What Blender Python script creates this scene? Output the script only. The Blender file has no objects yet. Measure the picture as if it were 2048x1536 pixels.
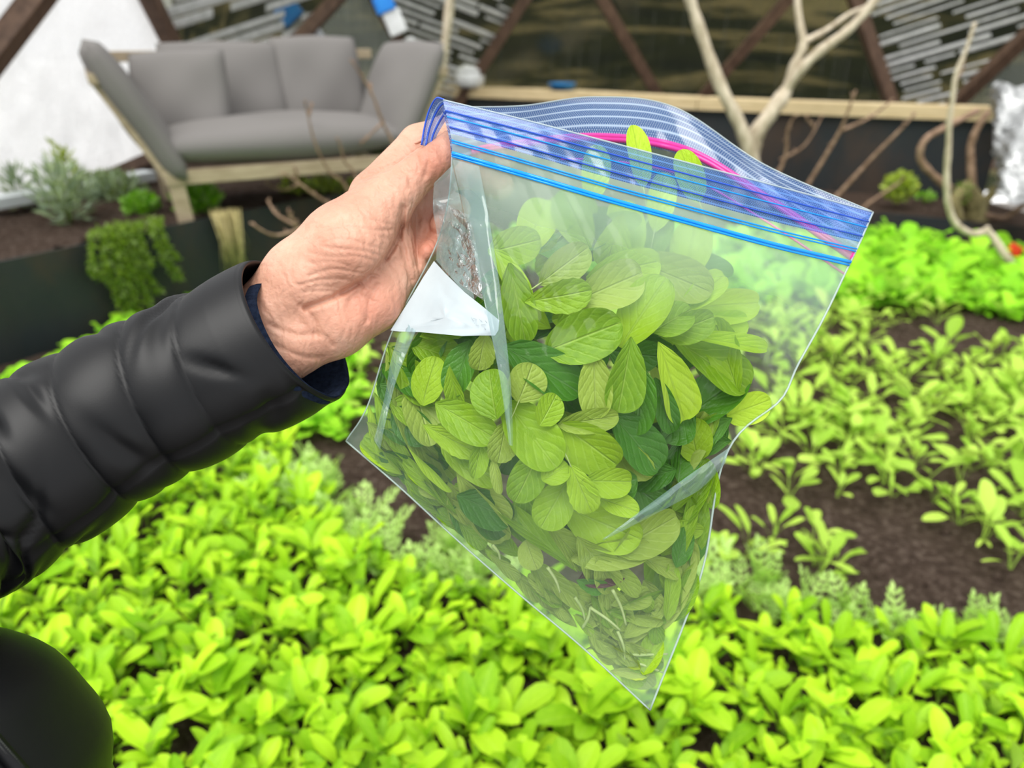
import bpy, bmesh, math, random
import numpy as np
from mathutils import Vector, Matrix
random.seed(7); rng = np.random.default_rng(7)
S = bpy.context.scene
COL = S.collection
# ------------------------------------------------------------------ camera, sky, sun, exposure
FPX = 1500.0; CW, CH = 2048, 1536
PITCH = math.radians(25); CAM = Vector((0, 0, 1.1))
R_ = Vector((1, 0, 0)); F_ = Vector((0, math.cos(PITCH), -math.sin(PITCH))); U_ = Vector((0, math.sin(PITCH), math.cos(PITCH)))
cd = bpy.data.cameras.new('camera'); cam = bpy.data.objects.new('camera', cd); COL.objects.link(cam)
cam.location = CAM; cam.rotation_euler = (math.pi/2 - PITCH, 0, 0)
cd.sensor_width = 36; cd.lens = FPX/CW*36; cd.clip_start = 0.02; cd.clip_end = 500
cd.dof.use_dof = True; cd.dof.focus_distance = 0.43; cd.dof.aperture_fstop = 6.2
S.camera = cam
W = bpy.data.worlds.new('overcast_sky'); S.world = W; W.use_nodes = True
nt = W.node_tree; nt.nodes.clear()
o = nt.nodes.new('ShaderNodeOutputWorld'); b = nt.nodes.new('ShaderNodeBackground')
tc = nt.nodes.new('ShaderNodeTexCoord'); sx = nt.nodes.new('ShaderNodeSeparateXYZ'); cr = nt.nodes.new('ShaderNodeValToRGB')
cr.color_ramp.elements[0].position = 0.0; cr.color_ramp.elements[0].color = (0.90, 0.92, 0.95, 1)
cr.color_ramp.elements[1].position = 0.9; cr.color_ramp.elements[1].color = (1.0, 1.0, 1.0, 1)
nt.links.new(tc.outputs['Generated'], sx.inputs[0]); nt.links.new(sx.outputs['Z'], cr.inputs[0])
nt.links.new(cr.outputs[0], b.inputs[0]); b.inputs[1].default_value = .88; nt.links.new(b.outputs[0], o.inputs[0])
sd = bpy.data.lights.new('sun', 'SUN'); sun = bpy.data.objects.new('sun', sd); COL.objects.link(sun)
sd.energy = 2.7; sd.angle = math.radians(45); sd.color = (1.0, 0.98, 0.94); sun.rotation_euler = (math.radians(24), math.radians(-14), 0)
S.view_settings.view_transform = 'Standard'; S.view_settings.look = 'None'; S.view_settings.gamma = 1
S.view_settings.use_curve_mapping = False; S.view_settings.exposure = 0.45
cy = S.cycles
cy.max_bounces = 7; cy.diffuse_bounces = 3; cy.glossy_bounces = 3; cy.transmission_bounces = 6; cy.transparent_max_bounces = 16
cy.use_denoising = True; cy.caustics_reflective = False; cy.caustics_refractive = False

# ------------------------------------------------------------------ helpers
def PX(px, py, d): return CAM + R_*((px-1024)/FPX*d) + U_*((768-py)/FPX*d) + F_*d
def ray(px, py): return (R_*((px-1024)/FPX) + U_*((768-py)/FPX) + F_)
def GP(px, py, z):
    r = ray(px, py); return CAM + r*((z-CAM.z)/r.z)
def YP(px, py, Y):
    r = ray(px, py); return CAM + r*(Y/r.y)
def topx(p):
    v = p-CAM; d = v.dot(F_); return 1024+v.dot(R_)/d*FPX, 768-v.dot(U_)/d*FPX, d
def tag(o, label=None, cat=None, group=None, kind=None):
    if label: o['label'] = label
    if cat: o['category'] = cat
    if group: o['group'] = group
    if kind: o['kind'] = kind
    return o
def link(o, parent=None):
    COL.objects.link(o)
    if parent is not None: o.parent = parent
    return o
def empty(name, loc=(0, 0, 0), rz=0):
    o = bpy.data.objects.new(name, None); o.location = loc; o.rotation_euler = (0, 0, rz); o.empty_display_size = 0.05
    return link(o)
def mesh(name, v, f, mat=None, smooth=True, uv=None):
    m = bpy.data.meshes.new(name); m.from_pydata([tuple(p) for p in v], [], f)
    if smooth: m.polygons.foreach_set('use_smooth', [True]*len(m.polygons))
    if mat: m.materials.append(mat)
    if uv is not None:
        l = m.uv_layers.new(name='UVMap'); li = np.zeros(len(m.loops), int); m.loops.foreach_get('vertex_index', li)
        l.data.foreach_set('uv', np.asarray(uv, float)[li].ravel())
    m.update(); return m
def obj(name, v, f, mat, parent=None, smooth=True, uv=None):
    """world-space vertices; kept in place under an unrotated parent"""
    if parent is not None:
        inv = parent_world(parent).inverted(); v = [inv @ Vector(p) for p in v]
    return link(bpy.data.objects.new(name, mesh(name, v, f, mat, smooth, uv)), parent)
def parent_world(o):
    m = Matrix.LocRotScale(o.location, o.rotation_euler, o.scale)
    return parent_world(o.parent) @ m if o.parent else m
def box_vf(sx, sy, sz, M=Matrix(), bev=0.0):
    bm = bmesh.new(); bmesh.ops.create_cube(bm, size=1)
    for v in bm.verts: v.co = Vector((v.co.x*sx, v.co.y*sy, v.co.z*sz))
    if bev: bmesh.ops.bevel(bm, geom=bm.edges[:], offset=bev, segments=2, affect='EDGES', profile=.6)
    v = [M @ q.co for q in bm.verts]; bm.verts.index_update(); f = [[q.index for q in x.verts] for x in bm.faces]; bm.free(); return v, f
def join(parts):
    V, Fc = [], []
    for v, f in parts:
        n = len(V); V += list(v); Fc += [[i+n for i in x] for x in f]
    return V, Fc
def tube_vf(pts, rad, n=8, caps=True):
    pts = [Vector(p) for p in pts]
    if not hasattr(rad, '__len__'): rad = [rad]*len(pts)
    V, Fc = [], []; prev = None
    for i, p in enumerate(pts):
        t = (pts[min(i+1, len(pts)-1)]-pts[max(i-1, 0)]).normalized()
        a = prev if prev is not None else (Vector((0, 0, 1)) if abs(t.z) < .9 else Vector((1, 0, 0)))
        x = (a - t*a.dot(t)).normalized(); y = t.cross(x); prev = x
        for k in range(n):
            q = 2*math.pi*k/n; V.append(p + (x*math.cos(q)+y*math.sin(q))*rad[i])
    for i in range(len(pts)-1):
        for k in range(n):
            Fc.append([i*n+k, i*n+(k+1) % n, (i+1)*n+(k+1) % n, (i+1)*n+k])
    if caps: Fc.append(list(range(n))[::-1]); Fc.append([(len(pts)-1)*n+k for k in range(n)])
    return V, Fc
def smooth_path(pts, n=6):
    pts = [Vector(p) for p in pts]; out = []
    for i in range(len(pts)-1):
        p0, p1, p2, p3 = pts[max(i-1, 0)], pts[i], pts[i+1], pts[min(i+2, len(pts)-1)]
        for k in range(n):
            t = k/n
            out.append(.5*((2*p1)+(p2-p0)*t+(2*p0-5*p1+4*p2-p3)*t*t+(3*p1-p0-3*p2+p3)*t**3))
    out.append(pts[-1]); return out
def beam(p, q, w, h, up=Vector((0, 0, 1)), bev=.004):
    p, q = Vector(p), Vector(q); z = (q-p); L = z.length; z.normalize()
    x = up.cross(z); x.normalize(); y = z.cross(x)
    M = Matrix((x, y, z)).transposed().to_4x4(); M.translation = (p+q)/2
    return box_vf(w, h, L, M, bev)
def inpoly(x, y, P):
    c = False; n = len(P); j = n-1
    for i in range(n):
        if (P[i][1] > y) != (P[j][1] > y) and x < (P[j][0]-P[i][0])*(y-P[i][1])/(P[j][1]-P[i][1])+P[i][0]: c = not c
        j = i
    return c
# ------------------------------------------------------------------ materials
class NT:
    def __init__(s, name):
        s.m = bpy.data.materials.new(name); s.m.use_nodes = True; s.t = s.m.node_tree; s.t.nodes.clear()
        s.out = s.n('ShaderNodeOutputMaterial')
    def n(s, typ, **kw):
        x = s.t.nodes.new(typ)
        for k, v in kw.items(): setattr(x, k, v)
        return x
    def l(s, a, b): s.t.links.new(a, b)
    def mix(s, fac, a, b):
        x = s.n('ShaderNodeMixShader')
        if isinstance(fac, (int, float)): x.inputs[0].default_value = fac
        else: s.l(fac, x.inputs[0])
        s.l(a, x.inputs[1]); s.l(b, x.inputs[2]); return x.outputs[0]
    def cmix(s, fac, a, b, typ='MIX'):
        x = s.n('ShaderNodeMix', data_type='RGBA', blend_type=typ)
        for i, v in ((0, fac), (6, a), (7, b)):
            if isinstance(v, (int, float)): x.inputs[i].default_value = v
            elif isinstance(v, tuple): x.inputs[i].default_value = (*v, 1)
            else: s.l(v, x.inputs[i])
        return x.outputs[2]
    def math(s, op, a, b=None, c=None):
        x = s.n('ShaderNodeMath', operation=op)
        for i, v in enumerate((a, b, c)):
            if v is None: continue
            if isinstance(v, (int, float)): x.inputs[i].default_value = v
            else: s.l(v, x.inputs[i])
        return x.outputs[0]
    def noise(s, scale, detail=3, rough=.55, co=None, dist=0):
        x = s.n('ShaderNodeTexNoise'); x.inputs['Scale'].default_value = scale; x.inputs['Detail'].default_value = detail
        x.inputs['Roughness'].default_value = rough; x.inputs['Distortion'].default_value = dist
        if co is not None: s.l(co, x.inputs['Vector'])
        return x.outputs['Fac']
    def ramp(s, fac, *st):
        x = s.n('ShaderNodeValToRGB'); e = x.color_ramp.elements
        while len(e) < len(st): e.new(.5)
        for q, (p, c) in zip(e, st): q.position = p; q.color = (*c, 1) if len(c) == 3 else c
        s.l(fac, x.inputs[0]); return x.outputs[0]
    def bump(s, h, strength=.3, dist=.01):
        x = s.n('ShaderNodeBump'); x.inputs['Strength'].default_value = strength; x.inputs['Distance'].default_value = dist
        s.l(h, x.inputs['Height']); return x.outputs[0]
    def co(s, kind='Object', scale=None, rot=None):
        x = s.n('ShaderNodeTexCoord').outputs[kind]
        if scale or rot:
            m = s.n('ShaderNodeMapping')
            if scale: m.inputs['Scale'].default_value = scale
            if rot: m.inputs['Rotation'].default_value = rot
            s.l(x, m.inputs[0]); return m.outputs[0]
        return x
    def pbsdf(s, col, rough=.5, normal=None, metal=0, spec=.5, **kw):
        x = s.n('ShaderNodeBsdfPrincipled')
        if isinstance(col, tuple): x.inputs['Base Color'].default_value = (*col, 1)
        else: s.l(col, x.inputs['Base Color'])
        if isinstance(rough, (int, float)): x.inputs['Roughness'].default_value = rough
        else: s.l(rough, x.inputs['Roughness'])
        x.inputs['Metallic'].default_value = metal; x.inputs['Specular IOR Level'].default_value = spec
        for k, v in kw.items(): x.inputs[k.replace('_', ' ')].default_value = v
        if normal is not None: s.l(normal, x.inputs['Normal'])
        return x.outputs[0]
    def done(s, sh): s.l(sh, s.out.inputs['Surface']); return s.m
def noisy(name, c0, c1, scale, rough=.6, bs=.2, bd=.005, metal=0, spec=.4, cscale=None, mid=(.35, .65), detail=4):
    t = NT(name); co = t.co('Object', cscale); f = t.noise(scale, detail, .6, co)
    return t.done(t.pbsdf(t.ramp(f, (mid[0], c0), (mid[1], c1)), rough, t.bump(f, bs, bd), metal, spec))
def leaf_mat(name, dark, light, vein=.5, trans=.35, yellow=None, gloss=.35, veins=True, spec=.16):
    t = NT(name); info = t.n('ShaderNodeObjectInfo'); geo = t.n('ShaderNodeNewGeometry')
    r = t.math('FRACT', t.math('ADD', info.outputs['Random'], geo.outputs['Random Per Island']))
    c = t.ramp(r, (0, dark), (.55, tuple((a+b)/2 for a, b in zip(dark, light))), (1, light))
    uv = t.co('UV'); sp = t.n('ShaderNodeSeparateXYZ'); t.l(uv, sp.inputs[0])
    nz = t.noise(9, 3, .6, uv); c = t.cmix(t.math('MULTIPLY', nz, .5), c, tuple(min(1, x*1.25) for x in light))
    ax = t.math('ABSOLUTE', t.math('SUBTRACT', sp.outputs['X'], .5))
    mid = t.math('SUBTRACT', 1, t.math('DIVIDE', ax, .035)); mid = t.math('MAXIMUM', mid, 0)
    h = nz; nrm = None
    if veins:
        wv = t.math('SINE', t.math('MULTIPLY', t.math('SUBTRACT', t.math('ADD', sp.outputs['Y'], t.math('MULTIPLY', nz, .10)), t.math('MULTIPLY', ax, .9)), 34))
        side = t.math('MULTIPLY', t.math('POWER', t.math('MAXIMUM', wv, 0), 9), .45); puck = t.math('POWER', t.math('MULTIPLY_ADD', wv, .5, .5), 3)
        v = t.math('MINIMUM', t.math('ADD', mid, side), 1)
        nrm = t.bump(t.math('SUBTRACT', t.math('MULTIPLY', nz, .8), t.math('ADD', t.math('MULTIPLY', puck, .28), mid)), .55, .0016)
    else: v = mid
    c = t.cmix(t.math('MULTIPLY', v, vein), c, tuple(min(1, x*1.15+.12) for x in light))
    back = t.cmix(geo.outputs['Backfacing'], c, t.cmix(.35, c, (.5, .62, .28)))
    p = t.pbsdf(back, gloss+.1, nrm, 0, .30 if veins else spec)
    tr = t.n('ShaderNodeBsdfTranslucent'); t.l(t.cmix(1.0, back, (1.0, 1.0, .55), 'MULTIPLY'), tr.inputs[0])
    return t.done(t.mix(trans, p, tr.outputs[0]))
def film_mat(name, tint=(.97, .985, .99), haze=.05, hazecol=(.85, .95, .97), gloss=1.0, rough=.09, bumps=.25, bscale=55, veil=None):
    t = NT(name); n = t.noise(bscale, 3, .5, t.co('Object')); bm = t.bump(n, bumps, .004)
    tr = t.n('ShaderNodeBsdfTransparent'); tr.inputs[0].default_value = (*tint, 1)
    d = t.n('ShaderNodeBsdfDiffuse'); d.inputs[0].default_value = (*hazecol, 1)
    tl = t.n('ShaderNodeBsdfTranslucent'); tl.inputs[0].default_value = (*hazecol, 1)
    hz = t.mix(.5, d.outputs[0], tl.outputs[0])
    if veil:   # hazy veil painted into the film, thicker under the zip and in the bottom corner
        sp = t.n('ShaderNodeSeparateXYZ'); t.l(t.co('UV'), sp.inputs[0]); n2 = t.noise(9, 3, .6, t.co('Object'))
        e = t.ramp(sp.outputs['Y'], (0, (veil[1],)*3), (.36, (0, 0, 0)), (.62, (0, 0, 0)), (.86, (veil[0],)*3))
        haze = t.math('ADD', t.math('MULTIPLY', e, t.math('ADD', n2, .5)), haze)
    g = t.n('ShaderNodeBsdfGlossy'); g.inputs['Roughness'].default_value = rough; t.l(bm, g.inputs['Normal'])
    fr = t.n('ShaderNodeFresnel'); fr.inputs[0].default_value = 1.42; t.l(bm, fr.inputs['Normal'])
    fac = t.math('MINIMUM', t.math('MULTIPLY', fr.outputs[0], gloss), .7)
    return t.done(t.mix(fac, t.mix(haze, tr.outputs[0], hz), g.outputs[0]))

M = {}
def m_soil():
    t = NT('dark_soil'); co = t.co('Object'); f = t.noise(46, 9, .78, co); g = t.noise(5, 3, .6, co)
    sp = t.noise(150, 2, .5, co)
    c = t.ramp(f, (.32, (.022, .013, .009)), (.52, (.155, .105, .08)), (.66, (.42, .32, .26)))
    c = t.cmix(t.math('MULTIPLY', g, .5), c, (.13, .09, .065))
    c = t.cmix(t.math('GREATER_THAN', sp, .72), c, (.42, .33, .26))
    return t.done(t.pbsdf(c, .95, t.bump(t.math('ADD', f, t.math('MULTIPLY', sp, .3)), 1.0, .06), 0, .1))
M['soil'] = m_soil()
def m_steel():
    t = NT('weathered_steel'); co = t.co('Object', (1, 1, .6)); f = t.noise(2.2, 5, .65, co); g = t.noise(7, 4, .6, co)
    c = t.ramp(f, (.35, (.014, .019, .022)), (.50, (.024, .024, .024)), (.66, (.055, .034, .022)))
    return t.done(t.pbsdf(t.cmix(t.math('MULTIPLY', g, .35), c, (.035, .05, .058)), .55, t.bump(g, .08, .01), .1, .3))
M['steel'] = m_steel()
M['wood'] = noisy('pale_ledge_wood', (.50, .38, .20), (.68, .55, .33), 6, .55, .1, .004, cscale=(1, 1, 14))
M['strut'] = noisy('brown_stained_wood', (.075, .042, .026), (.15, .088, .056), 9, .6, .2, .004, cscale=(3, 3, 1))
M['teak'] = noisy('weathered_teak', (.30, .235, .15), (.42, .34, .23), 9, .6, .12, .003, cscale=(1, 1, 8))
M['bark'] = noisy('pale_bark', (.34, .28, .19), (.60, .52, .40), 22, .75, .35, .004, cscale=(1, 1, .4))
M['twig'] = noisy('brown_twig_bark', (.15, .088, .05), (.32, .21, .14), 30, .7, .3, .003)
M['moss'] = noisy('mossy_bark', (.13, .105, .04), (.33, .28, .13), 30, .85, .5, .006)
def m_fabric():
    t = NT('grey_outdoor_fabric'); co = t.co('Object'); w = t.noise(420, 2, .5, co); f = t.noise(4, 3, .5, co)
    c = t.cmix(t.math('MULTIPLY', w, .4), (.155, .147, .140), (.215, .205, .197))
    return t.done(t.pbsdf(t.cmix(t.math('MULTIPLY', f, .3), c, (.19, .18, .172)), .9, t.bump(w, .1, .002), 0, .15))
M['fabric'] = m_fabric()
M['alu'] = noisy('pale_aluminium', (.62, .68, .70), (.75, .80, .82), 5, .35, .03, .002, metal=.3)
def m_jacket():
    t = NT('black_jacket_nylon'); co = t.co('Object'); w = t.noise(900, 2, .5, co); f = t.noise(30, 3, .5, co)
    return t.done(t.pbsdf((.0028, .0030, .0038), .46, t.bump(t.math('ADD', t.math('MULTIPLY', f, 1.0), t.math('MULTIPLY', w, .1)), .06, .004), 0, .32))
M['jacket'] = m_jacket()
M['liner'] = noisy('navy_knit', (.006, .010, .022), (.014, .022, .045), 300, .95, .5, .002, spec=.1)
def m_skin():
    t = NT('skin'); co = t.co('Object'); f = t.noise(22, 4, .6, co); g = t.noise(160, 3, .6, co)
    ln = t.n('ShaderNodeTexWave', wave_type='BANDS'); ln.inputs['Scale'].default_value = 55; ln.inputs['Distortion'].default_value = 9; ln.inputs['Detail'].default_value = 3; ln.inputs['Detail Scale'].default_value = 1.6
    mp = t.co('Object', None, (0.5, .3, -.75)); t.l(mp, ln.inputs['Vector'])
    at = t.n('ShaderNodeAttribute', attribute_name='pink'); 
    c = t.ramp(f, (.3, (.46, .225, .15)), (.55, (.58, .315, .22)), (.75, (.68, .425, .315)))
    c = t.cmix(t.math('MULTIPLY', at.outputs['Fac'], .75), c, (.60, .19, .12))
    c = t.cmix(t.math('MULTIPLY', g, .22), c, (.52, .22, .14))
    h = t.math('ADD', t.math('MULTIPLY', ln.outputs['Fac'], .35), t.math('MULTIPLY', g, .6))
    return t.done(t.pbsdf(c, .5, t.bump(h, .45, .0022), 0, .35, Subsurface_Weight=.12, Subsurface_Scale=.006))
M['skin'] = m_skin()
M['bagleaf'] = leaf_mat('bag_leaf', (.075, .215, .003), (.33, .52, .018), .5, .22)
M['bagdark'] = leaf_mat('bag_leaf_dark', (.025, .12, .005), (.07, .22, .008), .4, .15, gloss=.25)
M['bagpale'] = leaf_mat('bag_leaf_pale', (.20, .31, .025), (.37, .49, .075), .45, .2)
M['baglime'] = leaf_mat('bag_leaf_lime', (.38, .62, .02), (.55, .78, .05), .4, .4)
M['bagred'] = leaf_mat('bag_leaf_red', (.07, .016, .03), (.12, .03, .045), .4, .2)
M['stalk'] = noisy('pale_stalk', (.36, .48, .14), (.50, .60, .24), 60, .5)
M['lettuce'] = leaf_mat('salad_leaf', (.085, .31, .004), (.52, .80, .03), .25, .30, veins=False)
M['spinach'] = leaf_mat('spinach_leaf', (.22, .45, .02), (.55, .78, .12), .2, .38, veins=False)
M['mizuna'] = leaf_mat('mizuna_leaf', (.34, .64, .09), (.62, .88, .26), .15, .4, veins=False)
M['fargreen'] = leaf_mat('far_green_leaf', (.15, .48, .01), (.44, .84, .045), .15, .4, veins=False)
M['trail'] = leaf_mat('trailing_leaf', (.05, .12, .005), (.19, .30, .02), .1, .3, veins=False)
M['lav'] = leaf_mat('grey_herb_leaf', (.16, .23, .14), (.36, .46, .32), .1, .25, veins=False)
M['bright'] = leaf_mat('bright_herb_leaf', (.07, .30, .008), (.26, .56, .02), .1, .35, veins=False)
M['lime'] = leaf_mat('yellow_green_leaf', (.30, .42, .03), (.50, .60, .08), .1, .35, veins=False)
M['straw'] = noisy('dry_grass', (.32, .27, .10), (.55, .47, .22), 30, .7)
M['film'] = film_mat('clear_film', haze=.008, gloss=.32, veil=(.40, .17), hazecol=(.70, .90, .78))
M['filmback'] = film_mat('clear_back_film', haze=.10, gloss=.3, hazecol=(.60, .86, .66))
M['crinkle'] = film_mat('crinkled_film', haze=.16, gloss=6.0, rough=.10, hazecol=(.9, .93, .96), bumps=1.0, bscale=140)
M['fold'] = film_mat('folded_film', haze=.27, gloss=2.0, rough=.16, hazecol=(.62, .92, .94))
M['label'] = noisy('white_label_film', (.43, .50, .53), (.49, .56, .585), 20, .35, .03, .002)
M['ink'] = noisy('grey_print', (.32, .37, .39), (.35, .40, .42), 20)
def m_band(name, base, hazef, dots, lc=(.62, .78, .92)):
    t = NT(name); uv = t.co('UV'); sp = t.n('ShaderNodeSeparateXYZ'); t.l(uv, sp.inputs[0])
    cu = t.math('MULTIPLY', sp.outputs['X'], 190*math.pi); cv = t.math('MULTIPLY', sp.outputs['Y'], 13*math.pi*2)
    dot = t.math('MULTIPLY', t.math('SINE', t.math('MULTIPLY', cu, 2)), t.math('SINE', cv)); dot = t.math('GREATER_THAN', dot, .35)
    ln = t.math('GREATER_THAN', t.math('SINE', t.math('MULTIPLY', sp.outputs['Y'], 5*math.pi*2)), .8)
    tr = t.n('ShaderNodeBsdfTransparent'); tr.inputs[0].default_value = (*tuple(.45+.55*x for x in base), 1)
    d = t.n('ShaderNodeBsdfDiffuse'); d.inputs[0].default_value = (*base, 1)
    tl = t.n('ShaderNodeBsdfTranslucent'); tl.inputs[0].default_value = (*base, 1)
    w = t.n('ShaderNodeBsdfDiffuse'); w.inputs[0].default_value = (*lc, 1)
    hz = t.mix(.5, d.outputs[0], tl.outputs[0])
    g = t.n('ShaderNodeBsdfGlossy'); g.inputs['Roughness'].default_value = .15
    sh = t.mix(hazef, tr.outputs[0], hz)
    sh = t.mix(t.math('MAXIMUM', t.math('MULTIPLY', dot, dots), t.math('MULTIPLY', ln, dots*1.2)), sh, w.outputs[0])
    return t.done(t.mix(.06, sh, g.outputs[0]))
M['band'] = m_band('blue_seal_band', (.02, .20, .80), .30, .22, (.20, .45, .95))
M['bandback'] = m_band('blue_back_band', (.06, .19, .62), .50, .40)
def m_ridge(name, c):
    t = NT(name); tr = t.n('ShaderNodeBsdfTransparent'); tr.inputs[0].default_value = (*tuple(.3+.7*x for x in c), 1)
    return t.done(t.mix(.8, tr.outputs[0], t.pbsdf(c, .2, None, 0, .6)))
M['zip'] = m_ridge('blue_zip_ridge', (.0, .34, 1.0)); M['zipthin'] = m_ridge('deep_blue_ridge', (.02, .10, .62)); M['pink'] = m_ridge('pink_zip_ridge', (.80, .04, .36))
M['edge'] = film_mat('film_edge', haze=.55, hazecol=(.8, .95, .97), gloss=1.5)
M['foil'] = noisy('crinkled_foil', (.30, .31, .31), (.55, .56, .56), 25, .34, .8, .02, metal=.85)
M['flute'] = noisy('pale_flute', (.62, .64, .62), (.86, .87, .86), 20, .3, .1, .003, spec=.6)  # pale tone stands in for light caught along the flutes
def m_poly(name, tint, haze, hazecol, fl=0):
    t = NT(name); n = t.noise(6, 4, .6, t.co('Object'))
    tr = t.n('ShaderNodeBsdfTransparent'); tr.inputs[0].default_value = (*tint, 1)
    d = t.n('ShaderNodeBsdfDiffuse'); d.inputs[0].default_value = (*hazecol, 1)
    tl = t.n('ShaderNodeBsdfTranslucent'); tl.inputs[0].default_value = (*hazecol, 1)
    g = t.n('ShaderNodeBsdfGlossy'); g.inputs['Roughness'].default_value = .2
    return t.done(t.mix(.04, t.mix(t.math('MULTIPLY', t.math('ADD', n, .5), haze), tr.outputs[0], t.mix(.6, d.outputs[0], tl.outputs[0])), g.outputs[0]))
M['polywhite'] = m_poly('milky_polycarbonate', (1, 1, 1), .75, (.99, .99, .99))
M['polyclear'] = m_poly('clear_polycarbonate', (.60, .60, .54), .012, (.5, .5, .45))
M['polygrey'] = m_poly('hazy_polycarbonate', (.6, .62, .58), .22, (.50, .52, .48))
M['snow'] = noisy('snow', (.86, .87, .88), (.95, .95, .95), 2, .8, .2, .05)
def m_hill():
    t = NT('brushy_hillside'); co = t.co('Object', (.28, 1, 1.0)); f = t.noise(1.1, 5, .65, co, .6); g = t.noise(9, 4, .7, t.co('Object'))
    c = t.ramp(f, (.38, (.006, .009, .008)), (.50, (.026, .030, .014)), (.60, (.26, .21, .105)), (.68, (.04, .04, .018)))
    return t.done(t.pbsdf(t.cmix(t.math('MULTIPLY', g, .6), c, (.02, .025, .015)), .95, t.bump(g, .5, .1), 0, .05))
M['hill'] = m_hill()
M['bluetape'] = noisy('blue_plastic', (.015, .20, .72), (.03, .30, .85), 20, .35)
M['bluedish'] = noisy('teal_blue_plastic', (.008, .10, .27), (.012, .16, .38), 20, .4)
M['silver'] = noisy('silver_plate', (.40, .42, .44), (.62, .64, .66), 20, .35, metal=.5)
M['whiteplas'] = noisy('white_plastic', (.70, .72, .72), (.80, .82, .82), 20, .4)
M['red'] = noisy('red_plastic', (.65, .03, .015), (.75, .05, .02), 20, .5)
M['brass'] = noisy('zip_teeth_metal', (.30, .32, .28), (.45, .47, .42), 80, .4, metal=.3)

# ------------------------------------------------------------------ setting: outside, dome wall, beds
def grid_obj(name, x0, x1, y0, y1, nx, ny, zf, mat, parent=None):
    V = []; Fc = []
    for j in range(ny+1):
        for i in range(nx+1):
            x = x0+(x1-x0)*i/nx; y = y0+(y1-y0)*j/ny; V.append((x, y, zf(x, y)))
    for j in range(ny):
        for i in range(nx):
            a = j*(nx+1)+i; Fc.append([a, a+1, a+nx+2, a+nx+1])
    return obj(name, V, Fc, mat, parent)
tag(grid_obj('ground', -60, 60, -6, 60, 24, 16, lambda x, y: -.62, M['snow']), 'snow covered ground outside the dome', kind='structure')
def hillz(x, y):
    t = max(0, (y-9)/22); e = max(0, min(1, (x+.40*y)/.9)); return -.75+(9.5*t**.9)*e + .35*math.sin(x*.9+y*.4)*t*e
tag(grid_obj('hillside', -22, 40, 9, 44, 90, 30, hillz, M['hill']), 'dark brushy hillside with tan grass seen through the panels', kind='structure')
tag(grid_obj('floor', -4.5, 5.5, -2.5, 8.2, 8, 8, lambda x, y: -.55, noisy('gravel_floor', (.10, .09, .08), (.24, .22, .20), 40, .9, .5, .01)), 'gravel floor of the greenhouse', kind='structure')

wall = tag(empty('wall_back', (0, 6, 0)), 'geodesic greenhouse wall of brown struts and ribbed panels', kind='structure')
NB = [Vector((-3.6, .9, -.3)), YP(-420, 640, 2.9), YP(430, 262, 5.6), YP(890, 250, 7.2), YP(1352, 255, 7.4), YP(1815, 300, 6.6), YP(2290, 380, 5.4), Vector((5.6, 2.4, .0))]
NA = [Vector((-4.2, 0, 1.6)), YP(-420, -330, 3.2), YP(212, -180, 4.5), YP(722, -55, 6.3), YP(1131, -127, 6.8), YP(1672, -112, 6.6), YP(2190, -60, 5.6), Vector((5.3, 3.9, 1.9))]
def strut(p, q, w=.088): 
    v, f = beam(p, q, w, .10, Vector((0, -1, .1))); obj('strut', v, f, M['strut'], wall, False)
strut(NB[1], NA[2], .10)
for i in range(1, 7): strut(NA[i], NB[i])
for i in range(7): 
    if i != 1: strut(NB[i], NA[i+1])
for i in range(7): strut(NA[i], NA[i+1])
for i in range(7): strut(NB[i], NB[i+1], .07)
def panel(a, b, c, mat, flutes=None, fmat=None, seed=0, dens=1.0, fr=.0045, gap=.034):
    a, b, c = Vector(a), Vector(b), Vector(c); n = (b-a).cross(c-a).normalized()
    if n.y < 0: n = -n
    if isinstance(flutes, tuple):   # run direction given by two sight lines, laid into the panel's plane
        q = []
        for xy in flutes: r = ray(*xy); q.append(CAM+r*((a-CAM).dot(n)/r.dot(n)))
        flutes = q[1]-q[0]
    off = n*.05; P = [a+off, b+off, c+off]; th = n*.012
    V = P+[p+th for p in P]; Fc = [[0, 1, 2], [5, 4, 3], [0, 3, 4, 1], [1, 4, 5, 2], [2, 5, 3, 0]]
    pn = obj('glazing_panel', V, Fc, mat, wall, False)
    if flutes is None: return pn
    # flutes: small rods of the twin wall, running in direction flutes (a world vector), broken at random to shape streaks of caught light
    rr = random.Random(seed); d = (flutes - n*flutes.dot(n)).normalized(); s = n.cross(d); parts = []
    ts = [p.dot(s) for p in P]; k = min(ts)
    while k < max(ts):
        xs = []
        for i in range(3):
            p, q = P[i], P[(i+1) % 3]; u, w = p.dot(s)-k, q.dot(s)-k
            if u*w < 0: t = u/(u-w); xs.append(p+(q-p)*t)
        if len(xs) == 2:
            if (xs[1]-xs[0]).dot(d) < 0: xs = xs[::-1]
            L = (xs[1]-xs[0]).length; t = rr.uniform(0, .2)
            while t < L-.05:
                l = min(rr.uniform(.15, .7)*1.2, L-t)
                if rr.random() < dens:
                    p = xs[0]+d*t-n*.008; q = p+d*l; e = s*fr*rr.uniform(.5, 1.3)
                    z = -n*.008
                    parts.append(([p-e, p+z*.6, p+e, q-e, q+z*.6, q+e], [[0, 1, 4, 3], [1, 2, 5, 4], [0, 2, 1], [3, 4, 5]]))
                t += l + rr.uniform(.02, .35)*(1.5-dens)
        k += gap
    if parts:
        v, f = join(parts); tag(obj('flute', v, f, fmat, pn, False), kind='stuff')
    return pn
def dirpx(p0, p1, Y): return YP(*p1, Y)-YP(*p0, Y)
dn = Vector((0, 0, 1))
panel(NA[-2], NA[-1], NB[-2], M['polygrey'])
panel(NB[-2], NA[-1], NB[-1], M['polygrey'])
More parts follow.
